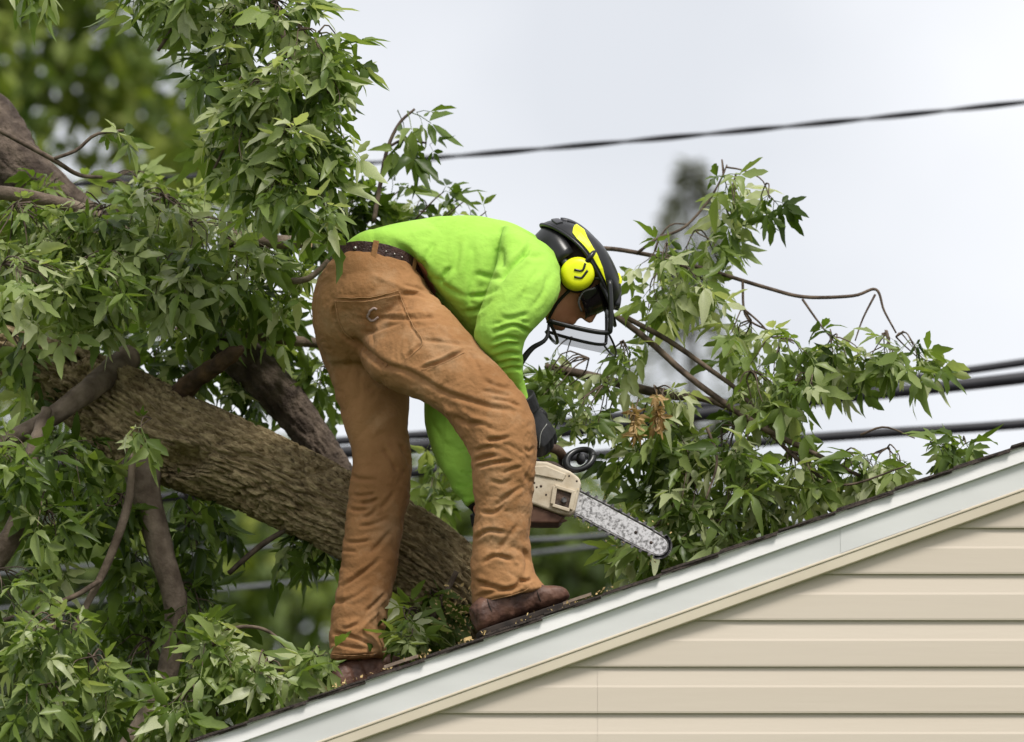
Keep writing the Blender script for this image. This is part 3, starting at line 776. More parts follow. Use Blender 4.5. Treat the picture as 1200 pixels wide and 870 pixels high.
# ---------------------------------------------------------------- far trees, out of focus
def far_tree(name, px, y, top_py, rx, leafmat, label, n_clump, leaf_r, seed, trunk_r=.22, clump_r=.8, low=.25, shape=1.0, per=60, tone=.5, tonev=.22):
    r = np.random.default_rng(seed)
    base = P(px, 600, y); x0 = base[0]
    H = P(px, top_py, y)[2]
    root = empty(name, (x0, y, 0), label, 'tree', 'trees in the blurred background')
    # trunk and limbs
    mb = MB()
    V, F, *_ = tube_geo([(x0, y, -.1), (x0 + .1, y, H * .3), (x0 - .1, y + .1, H * .6), (x0, y, H * .93)], [trunk_r * 1.3, trunk_r, trunk_r * .6, .03], 16, 10)
    mb.add(V, F)
    cl = []
    for _ in range(n_clump):
        t = r.uniform(low, 1)
        prof = math.sin(min(1, (1 - t) * 1.7 + .12) * math.pi / 2) ** .7 * min(1, (t - low) * 5 + .45)
        a = r.uniform(0, 6.28); q = rx * prof * shape * r.uniform(.15, 1) ** .5
        cl.append((x0 + math.cos(a) * q, y + math.sin(a) * q * .8, H * t - clump_r * .3))
    for c in cl[::3]:
        z0 = max(H * .15, c[2] - 1.6)
        V, F, *_ = tube_geo([(x0, y, z0), ((x0 + c[0]) / 2, (y + c[1]) / 2, (z0 + c[2]) / 2 + .2), c], [trunk_r * .35, trunk_r * .2, .02], 7, 5)
        mb.add(V, F)
    mb.build('trunk', M['bgbark'], root, smooth=True, norm=False)
    # crown: leaf-sized blades spread through the clumps
    N = n_clump * per
    cen = np.repeat(np.array(cl), per, 0)
    off = r.normal(size=(N, 3)) * clump_r * np.array([.5, .5, .38])
    pos = cen + off
    d1 = r.normal(size=(N, 3)); d1[:, 2] -= .5; d1 /= np.linalg.norm(d1, axis=1)[:, None]
    d2 = np.cross(d1, r.normal(size=(N, 3))); d2 /= np.linalg.norm(d2, axis=1)[:, None]
    s = leaf_r * r.uniform(.6, 1.3, N)[:, None]
    V = np.stack([pos, pos + d1 * s + d2 * s * .5, pos + d1 * 2 * s, pos + d1 * s - d2 * s * .5], 1).reshape(-1, 3)
    F = np.arange(N * 4).reshape(-1, 4)
    ct = np.repeat(np.clip(r.normal(tone, tonev, n_clump), 0, 1), per)
    tint = np.repeat(np.clip(ct + r.normal(size=N) * .12, 0, 1), 4)
    mesh('crown', V, [tuple(f) for f in F.tolist()], leafmat, root, False, tint)
    return root
far_tree('maple_tree', -60, 24, -260, 3.1, M['bgleaf'], 'tall yellow-green tree, blurred, filling the upper left corner', 140, .11, 1, .24, .50, .70, 1.0, 95, .86)
far_tree('maple_tree', -420, 34, 120, 3.4, M['bgleaf'], 'blurred tree cut by the left edge behind the fallen trunk', 200, .12, 2, .25, .75, .15, 1.0, 60, .6)
far_tree('hedge_tree', 150, 36, 505, 2.8, M['bgdark'], 'dark blurred tree low behind the hanging brown limb', 130, .14, 3, .2, .8, .1, 1.0, 60, .55)
far_tree('hedge_tree', 345, 40, 565, 2.6, M['bgdark'], 'blurred bright green tree under the fallen trunk', 150, .14, 4, .2, .6, .1, 1.0, 60, .95)
far_tree('hedge_tree', 530, 42, 540, 2.4, M['bgdark'], 'blurred olive tree between the worker\'s legs', 140, .14, 5, .2, .6, .1, 1.0, 60, .88)
far_tree('hedge_tree', 700, 41, 565, 2.1, M['bgdark'], 'dark olive blurred tree behind the saw bar', 130, .14, 6, .2, .6, .1, 1.0, 60, .62)
far_tree('hedge_tree', 860, 44, 615, 2.2, M['bgdark'], 'blurred tree low behind the cut branch leaves', 110, .14, 7, .2, .6, .1, 1.0, 60, .5)
far_tree('hedge_tree', -20, 35, 415, 2.8, M['bgdark'], 'dark blurred tree at the lower left edge', 150, .14, 8, .2, .8, .1, 1.0, 60, .5)
# a distant conifer's tip
cr_ = empty('conifer_tree', (P(805, 500, 48)[0], 48, 0), 'grey-green conifer tip, far out of focus, above the right branch', 'tree', 'trees in the blurred background')
cx, ch = P(812, 600, 48)[0], P(812, 190, 48)[2]
V, F, *_ = tube_geo([(cx, 48, -.1), (cx, 48, ch * .5), (cx, 48, ch)], [.3, .15, .02], 10, 8)
mesh('trunk', V, F, M['bgbark'], cr_)
rr_ = np.random.default_rng(99)
N = 3600
tt = rr_.uniform(.2, 1, N) ** .8
hz = ch * tt
band = (np.sin(hz * 3.4) * .5 + .5) ** 1.5
q = ((1 - tt) * 4.2 + .14) * (.30 + .70 * band) * rr_.uniform(.1, 1, N) ** .6
a = rr_.uniform(0, 6.28, N)
pos = np.stack([cx + np.cos(a) * q, 48 + np.sin(a) * q, hz - q * .22], 1)
d1 = np.stack([np.cos(a), np.sin(a), rr_.uniform(-.6, .2, N)], 1); d2 = np.cross(d1, rr_.normal(size=(N, 3))); d2 /= np.linalg.norm(d2, axis=1)[:, None]
s = .11
V = np.stack([pos, pos + d1 * s + d2 * s * .3, pos + d1 * 2.4 * s, pos + d1 * s - d2 * s * .3], 1).reshape(-1, 3)
mesh('crown', V, [tuple(f) for f in np.arange(N * 4).reshape(-1, 4).tolist()], M['conifer'], cr_, False, np.repeat(rr_.uniform(0, 1, N), 4))

# ================================================================= THE WORKER
def ring(L, R, y, rd, dz=0., yR=None, n=36, e=2.25):
    """cross-section traced from its two outline pixels; rd = half thickness in depth; dz = rise of the far side"""
    a, b = P(*L, y), P(*R, y if yR is None else yR)
    c = (a + b) / 2; h = (b - a) / 2
    v = np.array([0, rd, dz])
    th = np.arange(n) / n * 2 * math.pi
    ct, st = np.cos(th), np.sin(th)
    x = np.sign(ct) * np.abs(ct) ** (2 / e); z = np.sign(st) * np.abs(st) ** (2 / e)
    return c + x[:, None] * h + z[:, None] * v
def loft(rings, sub=4, shrink=1.0):
    R = np.array(rings)
    if shrink != 1.0:
        c = R.mean(1, keepdims=True); R = c + (R - c) * shrink
    m, n, _ = R.shape
    Q = catmull(R.reshape(m, -1), (m - 1) * sub + 1).reshape(-1, n, 3)
    V = Q.reshape(-1, 3); k = len(Q)
    F = [(i*n+j, i*n+(j+1) % n, (i+1)*n+(j+1) % n, (i+1)*n+j) for i in range(k-1) for j in range(n)]
    V = np.vstack([V, Q[0].mean(0), Q[-1].mean(0)]); a, b = len(V) - 2, len(V) - 1
    F += [((j+1) % n, j, a) for j in range(n)] + [((k-1)*n+j, (k-1)*n+(j+1) % n, b) for j in range(n)]
    return V, F
def fuse(name, geos, voxel, smooth_it=4, smooth_f=.5):
    """join closed shells into one continuous skin"""
    mb = MB()
    for V, F in geos: mb.add(V, F)
    o = mesh(name, mb.V, mb.F); fix_normals_shells(o)
    m = o.modifiers.new('r', 'REMESH'); m.mode = 'VOXEL'; m.voxel_size = voxel; m.use_smooth_shade = True
    if smooth_it:
        s = o.modifiers.new('s', 'SMOOTH'); s.iterations = smooth_it; s.factor = smooth_f
    dg = bpy.context.evaluated_depsgraph_get()
    me = bpy.data.meshes.new_from_object(o.evaluated_get(dg))
    me.name = name
    old = o.data
    bpy.data.objects.remove(o); bpy.data.meshes.remove(old)
    return me
def fix_normals_shells(o):
    fix_normals(o)
def get_vn(me):
    n = len(me.vertices)
    V = np.empty(n * 3); me.vertices.foreach_get('co', V)
    N = np.empty(n * 3); me.vertex_normals.foreach_get('vector', N)
    return V.reshape(-1, 3), N.reshape(-1, 3)
def put_v(me, V):
    me.vertices.foreach_set('co', V.ravel()); me.update()
VIEW = P(520, 500, .3) - _c; VIEW /= np.linalg.norm(VIEW)
def sculpt(me, strokes, ylim=None):
    """crease and ridge strokes: (pixel polyline, half width px, depth m [negative = groove])"""
    V, N = get_vn(me)
    pp = pix(V)
    facing = np.clip(-(N @ VIEW) * 2.0 + .1, 0, 1)
    D = np.zeros(len(V))
    for st in strokes:
        pts, w, amp = st[0], st[1], st[2]
        q = catmull(pts, max(6, len(pts) * 5)) if len(pts) > 1 else np.array(pts, float)
        lo, hi = q.min(0) - 4 * w, q.max(0) + 4 * w
        sel = np.where((pp[:, 0] > lo[0]) & (pp[:, 0] < hi[0]) & (pp[:, 1] > lo[1]) & (pp[:, 1] < hi[1]) & (facing > 0))[0]
        if len(sel) == 0: continue
        best = np.full(len(sel), 1e9); bt = np.zeros(len(sel)); sd_ = np.zeros(len(sel))
        for i in range(len(q) - 1):
            a, b = q[i], q[i+1]; ab = b - a
            t = np.clip(((pp[sel] - a) @ ab) / (ab @ ab + 1e-9), 0, 1)
            dv = pp[sel] - (a + t[:, None] * ab)
            d = np.linalg.norm(dv, axis=1)
            better = d < best
            best = np.where(better, d, best); bt = np.where(better, (i + t) / (len(q) - 1), bt)
            sd_ = np.where(better, np.sign(ab[0] * dv[:, 1] - ab[1] * dv[:, 0]), sd_)
        taper = np.clip(np.minimum(bt, 1 - bt) * 5 + .15, 0, 1)
        prof = np.exp(-(best / w) ** 2)
        if amp < 0:                                         # a groove pushes up soft lips on both sides
            prof = prof - .28 * np.exp(-((best - 2.1 * w) / (1.2 * w)) ** 2)
        D[sel] += amp * prof * taper * facing[sel]
    put_v(me, V + N * D[:, None])
def folds(me, axis_fn, amp, f_along, f_round, seed, mask=None):
    """soft cloth buckling: rounded bulges with tighter creases, running across the limb"""
    V, N = get_vn(me)
    u = axis_fn(V)
    q = np.stack([u * f_along, V[:, 1] * f_round, (V[:, 0] + V[:, 2]) * f_round * .6], 1) + seed
    w = pn(V * 7 + seed) * .8
    b = np.abs(pn(q + w[:, None]))
    m = (mask(V) if mask else 1.0) * np.clip(pn(V * 5 + seed * 2) + .75, 0, 1.2)
    D = amp * (np.clip(b * 2.4, 0, 1) - .45) * m
    put_v(me, V + N * D[:, None])

man = empty('person', P(520, 740, .3), 'worker in green shirt, brown canvas trousers and black-yellow helmet bending over a saw', 'person')

# ---- outlines -> cross-sections
BELT = ring((387, 321), (495, 338), .36, .135, -.052, e=2.4)
pelvis = [BELT, ring((371, 338), (504, 347), .36, .150, -.040), ring((366, 366), (520, 372), .36, .160, -.02), ring((370, 396), (512, 404), .38, .135), ring((388, 428), (490, 430), .40, .07)]
r_leg = [ring((420, 405), (470, 348), .32, .06), ring((428, 432), (499, 345), .275, .100), ring((447, 449), (524, 364), .24, .110), ring((480, 463), (552, 394), .20, .105), ring((515, 481), (578, 424), .165, .095), ring((538, 508), (604, 453), .135, .088),
         ring((551, 530), (623, 484), .115, .082), ring((554, 549), (629, 516), .11, .078), ring((555, 572), (626, 550), .11, .074), ring((558, 598), (622, 593), .115, .068), ring((554, 631), (620, 628), .12, .066),
         ring((553, 664), (623, 655), .125, .068), ring((553, 693), (629, 677), .125, .070), ring((556, 712), (641, 691), .125, .072)]
l_leg = [ring((368, 376), (468, 398), .46, .105), ring((374, 410), (476, 438), .46, .10), ring((391, 454), (478, 470), .455, .092), ring((405, 502), (478, 506), .45, .084), ring((413, 538), (482, 540), .445, .078), ring((409, 581), (479, 580), .44, .074),
         ring((405, 612), (472, 612), .44, .072), ring((400, 658), (465, 660), .435, .068), ring((393, 704), (457, 704), .43, .066), ring((387, 742), (450, 738), .43, .066), ring((389, 776), (451, 770), .43, .066)]
me = fuse('trousers', [loft(pelvis), loft(r_leg), loft(l_leg)], .0038, 26, .6)
# large cloth buckling
up_axis = lambda V: V[:, 2]
sh_mask = lambda V: np.clip((P(0, 500, .3)[2] - V[:, 2]) * 6, .0, 1)
folds(me, lambda V: V[:, 2] + .35 * V[:, 0], .0045, 12, 4.0, 2.2, sh_mask)
folds(me, lambda V: V[:, 2] - .8 * V[:, 0], .004, 10, 4.0, 8.1, lambda V: 1 - sh_mask(V) * .6)
folds(me, lambda V: V[:, 2], .0013, 34, 11, 5.3, lambda V: .25 + sh_mask(V))
def crinkle(me, amp, f, seed):
    V, N = get_vn(me)
    w = np.stack([pn(V * f * .5 + 3), pn(V * f * .5 + 8), pn(V * f * .5 + 15)], 1)
    d = 1 - np.abs(pn(V * f + w * 1.2 + seed)) * 2.2
    e = np.clip(pn(V * 6 + seed * 3) + .5, 0, 1)
    put_v(me, V + N * (amp * np.clip(d, -.6, 1) * e)[:, None])
crinkle(me, .0034, 20, 1.7)
crinkle(me, .0016, 48, 4.4)
def zc(ox, oy, s): return lambda *p: [(ox + a / s, oy + b / s) for a, b in p]
A_, B_, D_, E_, F_, G_ = zc(355, 290, 5.4375), zc(470, 340, 5.118), zc(370, 560, 6.69), zc(370, 670, 6.69), zc(530, 480, 6.69), zc(530, 600, 5.8)
C_ = zc(370, 440, 6.69)
sculpt(me, [
    (A_((330, 600), (420, 680), (520, 750)) + B_((60, 500), (250, 610), (400, 660), (560, 705), (700, 725)), 3.0, -.008),
    (A_((300, 560), (380, 640), (470, 720), (580, 800)), 5, -.009),
    (B_((0, 545), (200, 660), (330, 760)), 5, .008),
    (A_((200, 335), (400, 335), (500, 318), (610, 290)), 1.6, -.0035), (A_((520, 455), (680, 455), (870, 445)), 2.2, -.006), (A_((480, 428), (700, 430), (870, 420)), 2.6, .005),
    (A_((400, 560), (520, 510), (640, 475)), 2.2, -.0045), (A_((600, 300), (640, 380), (690, 500), (760, 610)), 1.5, -.0028), (A_((650, 712), (700, 665), (760, 612)), 1.8, -.0045),
    (A_((190, 330), (205, 450), (260, 560), (330, 610)), 2.2, -.006), (A_((430, 170), (600, 240), (790, 300)), 3, .004), (A_((620, 300), (720, 300), (800, 330)), 2, -.004), (A_((620, 240), (720, 260), (790, 290)), 2, -.004),
    (B_((118, 472), (240, 432), (375, 365)), 1.8, -.008), (B_((130, 450), (240, 412), (360, 350)), 2.4, .005), (B_((0, 160), (120, 150), (240, 142)), 2.2, -.005), (B_((120, 300), (250, 312), (400, 330)), 2.0, -.004),
    (B_((380, 340), (440, 420), (480, 520)), 2.5, -.003), (B_((490, 540), (580, 575), (660, 590)), 2.2, -.005), (B_((480, 600), (570, 620), (660, 640)), 2.0, -.004), (B_((540, 655), (640, 665), (720, 700)), 2.2, -.006), (B_((330, 700), (460, 780), (560, 830)), 3, .005),
    (D_((285, 135), (360, 140), (470, 128)), 1.9, -.006), (D_((350, 205), (420, 195), (490, 165)), 2.0, -.007), (D_((260, 240), (330, 255), (410, 245)), 2.0, -.007), (D_((370, 320), (430, 290), (480, 240)), 1.8, -.006), (D_((240, 500), (320, 505), (430, 490)), 1.8, -.006),
    (D_((210, 575), (260, 572), (320, 582)), 1.8, -.005), (D_((340, 380), (430, 370), (560, 320)), 2, -.005), (D_((500, 250), (560, 190), (610, 120)), 2.5, -.005), (D_((420, 600), (500, 520), (590, 420)), 2.6, -.006), (D_((215, 850), (300, 790), (400, 720), (500, 640)), 2.2, -.008),
    (E_((390, 320), (470, 250), (550, 170)), 2.0, -.007), (E_((330, 480), (410, 390), (490, 310)), 2.2, .005), (E_((200, 450), (270, 435), (340, 405)), 1.8, -.005), (E_((130, 480), (240, 500), (370, 545), (490, 610)), 2.0, -.007), (E_((495, 320), (500, 400), (515, 475)), 2.2, -.009),
    (E_((120, 550), (250, 590), (420, 610)), 1.8, -.004), (E_((110, 655), (300, 660), (480, 645)), 1.2, -.003), (E_((150, 250), (300, 200), (430, 110)), 2.4, -.004),
    (C_((520, 560), (600, 680), (640, 760)), 2.5, -.005), (C_((660, 540), (720, 640), (745, 720)), 2.5, -.006), (C_((240, 760), (330, 810), (480, 820)), 2.5, -.006),
    (F_((270, 240), (350, 235), (450, 215)), 2.2, -.009), (F_((170, 405), (260, 375), (350, 360)), 2.0, -.008), (F_((180, 455), (330, 420), (480, 402)), 2.0, -.007), (F_((390, 500), (470, 470), (550, 448)), 1.8, -.005), (F_((330, 770), (420, 690), (550, 605)), 2.4, -.008),
    (F_((215, 800), (330, 810), (430, 725)), 2.2, -.007), (F_((0, 40), (120, 110), (230, 110), (360, 175)), 2.6, -.007), (F_((170, 330), (250, 300), (330, 290)), 2, -.006), (F_((560, 290), (600, 330), (640, 300)), 2, -.006), (F_((300, 560), (400, 580), (480, 540)), 2.2, -.004),
    (G_((145, 190), (240, 130), (370, 145)), 2.2, -.009), (G_((215, 345), (290, 300), (410, 325)), 2.2, -.009), (G_((290, 280), (370, 190), (450, 75)), 2.5, -.006), (G_((140, 465), (240, 500), (400, 530), (480, 455)), 2.4, -.009), (G_((165, 575), (310, 540), (450, 505)), 2.0, -.006),
    (G_((480, 250), (510, 330), (500, 430)), 2.5, -.006), (G_((460, 465), (500, 470), (540, 455)), 1.8, -.008), (G_((160, 615), (290, 600), (430, 560), (520, 520)), 1.2, -.003), (G_((420, 330), (455, 380), (440, 470)), 2.5, .005)])
trousers = link('trousers', me, M['duck'], man)
trousers['label'] = 'brown duck canvas work trousers'
def snap(px, py, me_, off=.002):
    """front surface point of a mesh at a pixel"""
    V, N = get_vn(me_)
    pp = pix(V); d = (pp[:, 0] - px) ** 2 + (pp[:, 1] - py) ** 2
    ok = np.where((d < 36) & (N @ VIEW < .2))[0]
    if len(ok) == 0: ok = np.array([np.argmin(d)])
    i = ok[np.argmin(V[ok, 1] + d[ok] * .002)]
    return V[i] + N[i] * off, N[i]

# ---- shirt
torso = [ring((400, 345), (488, 362), .37, .10, -.040), ring((393, 320), (491, 338), .36, .125, -.050), ring((402, 303), (496, 332), .36, .130, -.056), ring((428, 286), (506, 342), .37, .140, -.045), ring((462, 269), (526, 372), .385, .155, -.02), ring((498, 259), (556, 402), .40, .165),
         ring((535, 255), (585, 410), .41, .168), ring((575, 258), (610, 400), .42, .162), ring((606, 267), (626, 378), .42, .150), ring((630, 282), (638, 360), .41, .120), ring((645, 298), (646, 350), .40, .080), ring((654, 312), (652, 346), .39, .062)]
r_arm = [ring((590, 266), (648, 298), .31, .07), ring((586, 288), (656, 320), .235, .075), ring((580, 316), (655, 345), .185, .070), ring((568, 349), (640, 370), .16, .064), ring((558, 380), (624, 387), .155, .062), ring((558, 402), (613, 401), .165, .057),
         ring((570, 425), (612, 421), .19, .050), ring((588, 449), (614, 446), .23, .044), ring((604, 474), (625, 480), .27, .036)]
l_arm = [ring((520, 380), (600, 380), .52, .075), ring((500, 430), (568, 428), .53, .068), ring((498, 478), (558, 470), .52, .060), ring((501, 508), (556, 508), .51, .056), ring((513, 541), (561, 531), .49, .050), ring((529, 568), (567, 556), .46, .043), ring((547, 594), (572, 584), .43, .036)]
me = fuse('shirt', [loft(torso), loft(r_arm), loft(l_arm)], .0042, 18, .6)
folds(me, lambda V: V[:, 0] * .8 - V[:, 2] * .3, .004, 7, 3.5, 3.7)
fore = lambda V: np.clip((P(0, 380, .2)[2] - V[:, 2]) * 14, 0, 1) * (V[:, 0] > P(520, 400, .2)[0])
folds(me, lambda V: V[:, 2] + .3 * V[:, 0], .005, 22, 5, 6.4, fore)
crinkle(me, .0036, 11, 2.9)
crinkle(me, .0014, 30, 6.1)
H_ = zc(480, 250, 4.58)
sculpt(me, [
    (H_((480, 370), (530, 300), (590, 245), (650, 180)), 3.0, -.014), (H_((480, 180), (485, 240), (500, 300)), 6, -.010), (H_((430, 150), (540, 130), (640, 160)), 7, .006),
    (H_((450, 640), (560, 602), (650, 645)), 2.4, -.008), (H_((440, 690), (520, 665), (595, 680)), 2.0, -.006), (H_((440, 735), (520, 705), (595, 705)), 2.0, -.007), (H_((450, 775), (530, 755), (598, 760)), 2.0, -.006), (H_((465, 815), (540, 795), (600, 800)), 2.0, -.006), (H_((480, 850), (560, 830), (600, 840)), 2.0, -.006),
    (H_((70, 275), (100, 220), (140, 150)), 3.5, -.007), (H_((165, 375), (190, 330), (225, 285)), 3, -.009), (H_((265, 150), (255, 240), (235, 340)), 3.5, -.005), (H_((330, 150), (340, 260), (330, 380)), 5, -.005), (H_((0, 120), (60, 100), (140, 90)), 4, .004),
    (H_((500, 340), (430, 345), (350, 320)), 3.0, -.006), (H_((480, 400), (400, 440), (310, 445)), 2.6, -.006), (H_((440, 460), (370, 520), (290, 530)), 2.6, -.006), (H_((120, 330), (200, 400), (300, 450)), 3, -.005), (H_((380, 300), (330, 400), (330, 500)), 3.2, -.005),
    (H_((690, 300), (640, 380), (600, 470)), 3, -.004), (H_((640, 540), (560, 560), (480, 560)), 2.6, -.006), (H_((640, 590), (550, 575), (440, 600)), 2.2, -.005), (H_((740, 330), (720, 420), (650, 520)), 3, -.004),
    (H_((60, 260), (80, 300), (75, 340)), 3, -.01), (H_((620, 200), (640, 230), (720, 230)), 3, -.005), (H_((520, 480), (600, 420), (700, 330)), 6, .004),
    (F_((40, 330), (90, 310), (140, 300)), 2, -.005), (F_((60, 480), (100, 500), (150, 510)), 2, -.006), (F_((20, 590), (90, 600), (150, 590)), 2, -.006), (F_((60, 690), (110, 690), (160, 690)), 2, -.004)])
shirt = link('shirt', me, M['hivis'], man)
shirt['label'] = 'fluorescent green long-sleeved shirt'

# ---- belt and its loops
def belt_band(z0, z1, out, th, ths=None):
    b = BELT; nxt = pelvis[1]; c = b.mean(0)
    ax = b.mean(0) - nxt.mean(0); ax /= np.linalg.norm(ax); ax = ax * .7 + np.array([0, 0, .3]); ax /= np.linalg.norm(ax)
    n = len(b); idx = range(n) if ths is None else ths
    V, F = [], []
    closed = ths is None
    for j in idx:
        d = b[j % n] - c; d /= np.linalg.norm(d)
        for (o_, z_) in ((out, z0), (out, z1), (out + th, z1), (out + th, z0)):
            V.append(b[j % n] + d * o_ + ax * z_)
    m = len(V) // 4
    for i in range(m if closed else m - 1):
        a, q = i * 4, ((i + 1) % m) * 4
        for k in range(4): F.append((a + k, a + (k+1) % 4, q + (k+1) % 4, q + k))
    if not closed: F += [(0, 1, 2, 3), tuple(range(m*4-1, m*4-5, -1))]
    return V, F
mb = MB(); mb.add(*belt_band(-.021, .018, -.003, .008)); belt = mb.build('belt', M['belt'], man, smooth=False, bevel=.0015)
BV = np.array(belt_band(-.021, .018, -.003, .008)[0])
def on_belt(px):
    o = BV.reshape(-1, 4, 3)[:, 2:].mean(1); q = pix(o); near = o[:, 1] < .37
    i = np.argmin(np.abs(q[:, 0] - px) + np.where(near, 0, 1e4)); return i, o[i]
for px in (394, 434, 484):
    i, c = on_belt(px)
    o_ = BV.reshape(-1, 4, 3)[i]
    up_ = o_[2] - o_[3]; out_ = o_[2] - o_[1]; out_ /= np.linalg.norm(out_); side = np.cross(up_, out_); side /= np.linalg.norm(side)
    w = .0055 if px != 434 else .0075
    q = MB(); b0 = c - up_ * .66; 
    q.prism([b0 - side * w, b0 + side * w, b0 + side * w + out_ * .004, b0 - side * w + out_ * .004], up_ * 1.22)
    q.build('belt_loop', M['duck'], trousers, bevel=.001)
for px in (421, 447, 458, 470):
    i, c = on_belt(px)
    V, F, *_ = tube_geo([c - np.array([0, .000, 0]), c - np.array([0, .003, 0])], [.0045 if px == 421 else .0022] * 2, None, 10)
    mesh('rivet', V, F, M['stud'], belt)
# ---- pale woven mark on the seat pocket: an open ring
ppts = []
for t in np.linspace(.9, 5.9, 16):
    r0 = 6.2 + .8 * math.sin(t * 2)
    c, nrm = snap(437.5 + r0 * math.cos(t), 369.5 - r0 * 1.15 * math.sin(t), me_=trousers.data, off=.0016)
    ppts.append(c)
V, F, *_ = tube_geo(ppts, [.0032] * 16, 40, 6); mesh('pocket_mark', V, F, M['patch'], trousers)

def stitch(px_pts, n=40, r=.0010, matl=None, parent=None, nm='stitching', off=.0012):
    q = catmull(px_pts, n); pts = [snap(a, b, trousers.data, off)[0] for a, b in q]
    pts = np.array(pts)
    for _ in range(3): pts[1:-1] = (pts[:-2] + pts[1:-1] * 2 + pts[2:]) / 4
    pts[:, 1] -= .0012
    V, F, *_ = tube_geo(pts, [r] * n, None, 5); mesh(nm, V, F, matl or M['thread'], parent or trousers)
stitch(A_((205, 322), (400, 322), (500, 306), (608, 278)))
stitch(A_((205, 345), (400, 345), (500, 328), (615, 302)))
stitch(A_((204, 335), (216, 440), (250, 540), (330, 600)))
stitch(A_((612, 290), (650, 390), (700, 500), (765, 612), (650, 715)))
stitch(B_((118, 478), (240, 440), (378, 372)))
stitch(E_((112, 655), (300, 662), (480, 645)))
stitch(G_((160, 620), (290, 606), (430, 566), (515, 526)))
# ---- boots: lofted over the foot, in the plane of the roof
def boot(heel_px, toe_px, y, yaw, name_lab):
    h = P(*heel_px, y); t = P(*toe_px, y)
    h = np.array([h[0], y, roof_z(h[0]) + .002]); 
    f = sd * math.cos(yaw) + np.array([0, math.sin(yaw), 0]); s = np.cross(sn, f); u = sn
    L = .285
    st = [  # along, half width, sole offset, height
        (.000, .020, .004, .075), (.012, .032, .0, .085), (.045, .036, .0, .100), (.08, .037, .0, .110), (.11, .036, .0, .108), (.14, .038, .0, .100), (.175, .043, .0, .084), (.210, .045, .001, .066), (.235, .038, .003, .054), (.248, .022, .008, .036)]
    rings = []
    for (a, w, z0, z1) in st:
        th = np.arange(28) / 28 * 2 * math.pi
        x = np.sign(np.cos(th)) * np.abs(np.cos(th)) ** .8; z = np.sign(np.sin(th)) * np.abs(np.sin(th)) ** .7
        c = h + f * a + u * (z0 + .018 + (z1 - .018) / 2)
        rings.append(c + x[:, None] * s * w + z[:, None] * u * (z1 - .018) / 2)
    V, F = loft(rings, 4)
    me_ = fuse('boot', [(V, F)], .0035, 3, .5)
    folds(me_, lambda V: V @ f, .007, 26, 9, 1.1); crinkle(me_, .0032, 26, 2.2); crinkle(me_, .0014, 60, 3.2)
    root = link('boot', me_, M['boot'], man)
    root['label'] = name_lab
    so = []
    for (a, w, z0, z1) in [(-.004, .018, 0, 0)] + st[1:-1] + [(.253, .018, 0, 0)]:
        c = h + f * a
        th = np.arange(16) / 16 * 2 * math.pi
        so.append((c, w + .005))
    poly = [c + s * w for c, w in so] + [c - s * w for c, w in so[::-1]]
    mbs = MB(); mbs.prism(poly, u * .015); mbs.build('sole', M['sole'], root, bevel=.003)
    for a_, hgt in ((.052, .9), (.178, .96)):
        zz = np.interp(a_, [q[0] for q in st], [q[3] for q in st]); ww = np.interp(a_, [q[0] for q in st], [q[1] for q in st])
        pts = [h + f * (a_ + .012 * math.cos(t)) + s * (ww + .001) * math.cos(t) * 1.0 + u * (.018 + (zz - .018) / 2 + (zz - .018) / 2 * math.sin(t) * 1.02) for t in np.linspace(-.5, math.pi + .5, 20)]
        V, F, *_ = tube_geo(pts, [.0016] * 20, None, 5); mesh('seam', V, F, M['sole'], root)
    for k in range(6):
        a = .115 + k * .013; zz = np.interp(a, [q[0] for q in st], [q[3] for q in st]); ww = .016
        c = h + f * a + u * (zz + .004)
        V, F, *_ = tube_geo([c - s * ww - u * .006, c + u * .002 + f * .004, c + s * ww - u * .006], [.0026] * 3, 6, 6); mesh('lace', V, F, M['lace'], root)
    return root
boot((563, 738), (660, 702), .085, .22, 'brown leather boot under the bent right leg')
boot((397, 792), (470, 765), .40, .35, 'brown leather boot under the straight left leg')

# ---- head, in its own frame: fwd down to the right, up to the upper right, side towards the viewer
HC = P(675, 327, .385)
HF = np.array([.523, .06, -.852]); HF /= np.linalg.norm(HF)
HU = np.array([.852, .0, .523]); HU -= HF * (HU @ HF); HU /= np.linalg.norm(HU)
HS = np.cross(HF, HU)                                        # right side of the head
if HS[1] > 0: HS = -HS
def hp(f, u, s): return HC + HF * f + HU * u + HS * s
def head_ring(u, front, back, hw, n=36, jaw=0.):
    th = np.arange(n) / n * 2 * math.pi
    c = (front + back) / 2; h = (front - back) / 2
    return np.array([hp(c + h * math.cos(t), u, hw * math.sin(t) * (1 - jaw * max(0, math.cos(t)) ** 2)) for t in th])
hd = [(-.122, .076, .052, .018, .2), (-.116, .086, .030, .036, .35), (-.100, .090, -.005, .050, .35), (-.080, .092, -.03, .058, .3), (-.055, .093, -.065, .066, .25), (-.02, .091, -.088, .072, .2), (.015, .090, -.098, .075, .15), (.04, .093, -.100, .076, .1), (.058, .080, -.09, .070, .1), (.073, .055, -.065, .052, 0), (.081, .02, -.03, .022, 0)]
headg = loft([head_ring(u, f, b, w, jaw=j) for (u, f, b, w, j) in hd], 4)
def ell(c, rf, ru, rs, n=12):
    V, F = [], []
    for i in range(n + 1):
        a = math.pi * i / n
        for j in range(n):
            t = 2 * math.pi * j / n
            V.append(hp(c[0] + rf * math.cos(a), c[1] + ru * math.sin(a) * math.cos(t), c[2] + rs * math.sin(a) * math.sin(t)))
    for i in range(n):
        for j in range(n): F.append((i*n+j, i*n+(j+1) % n, (i+1)*n+(j+1) % n, (i+1)*n+j))
    return V, F
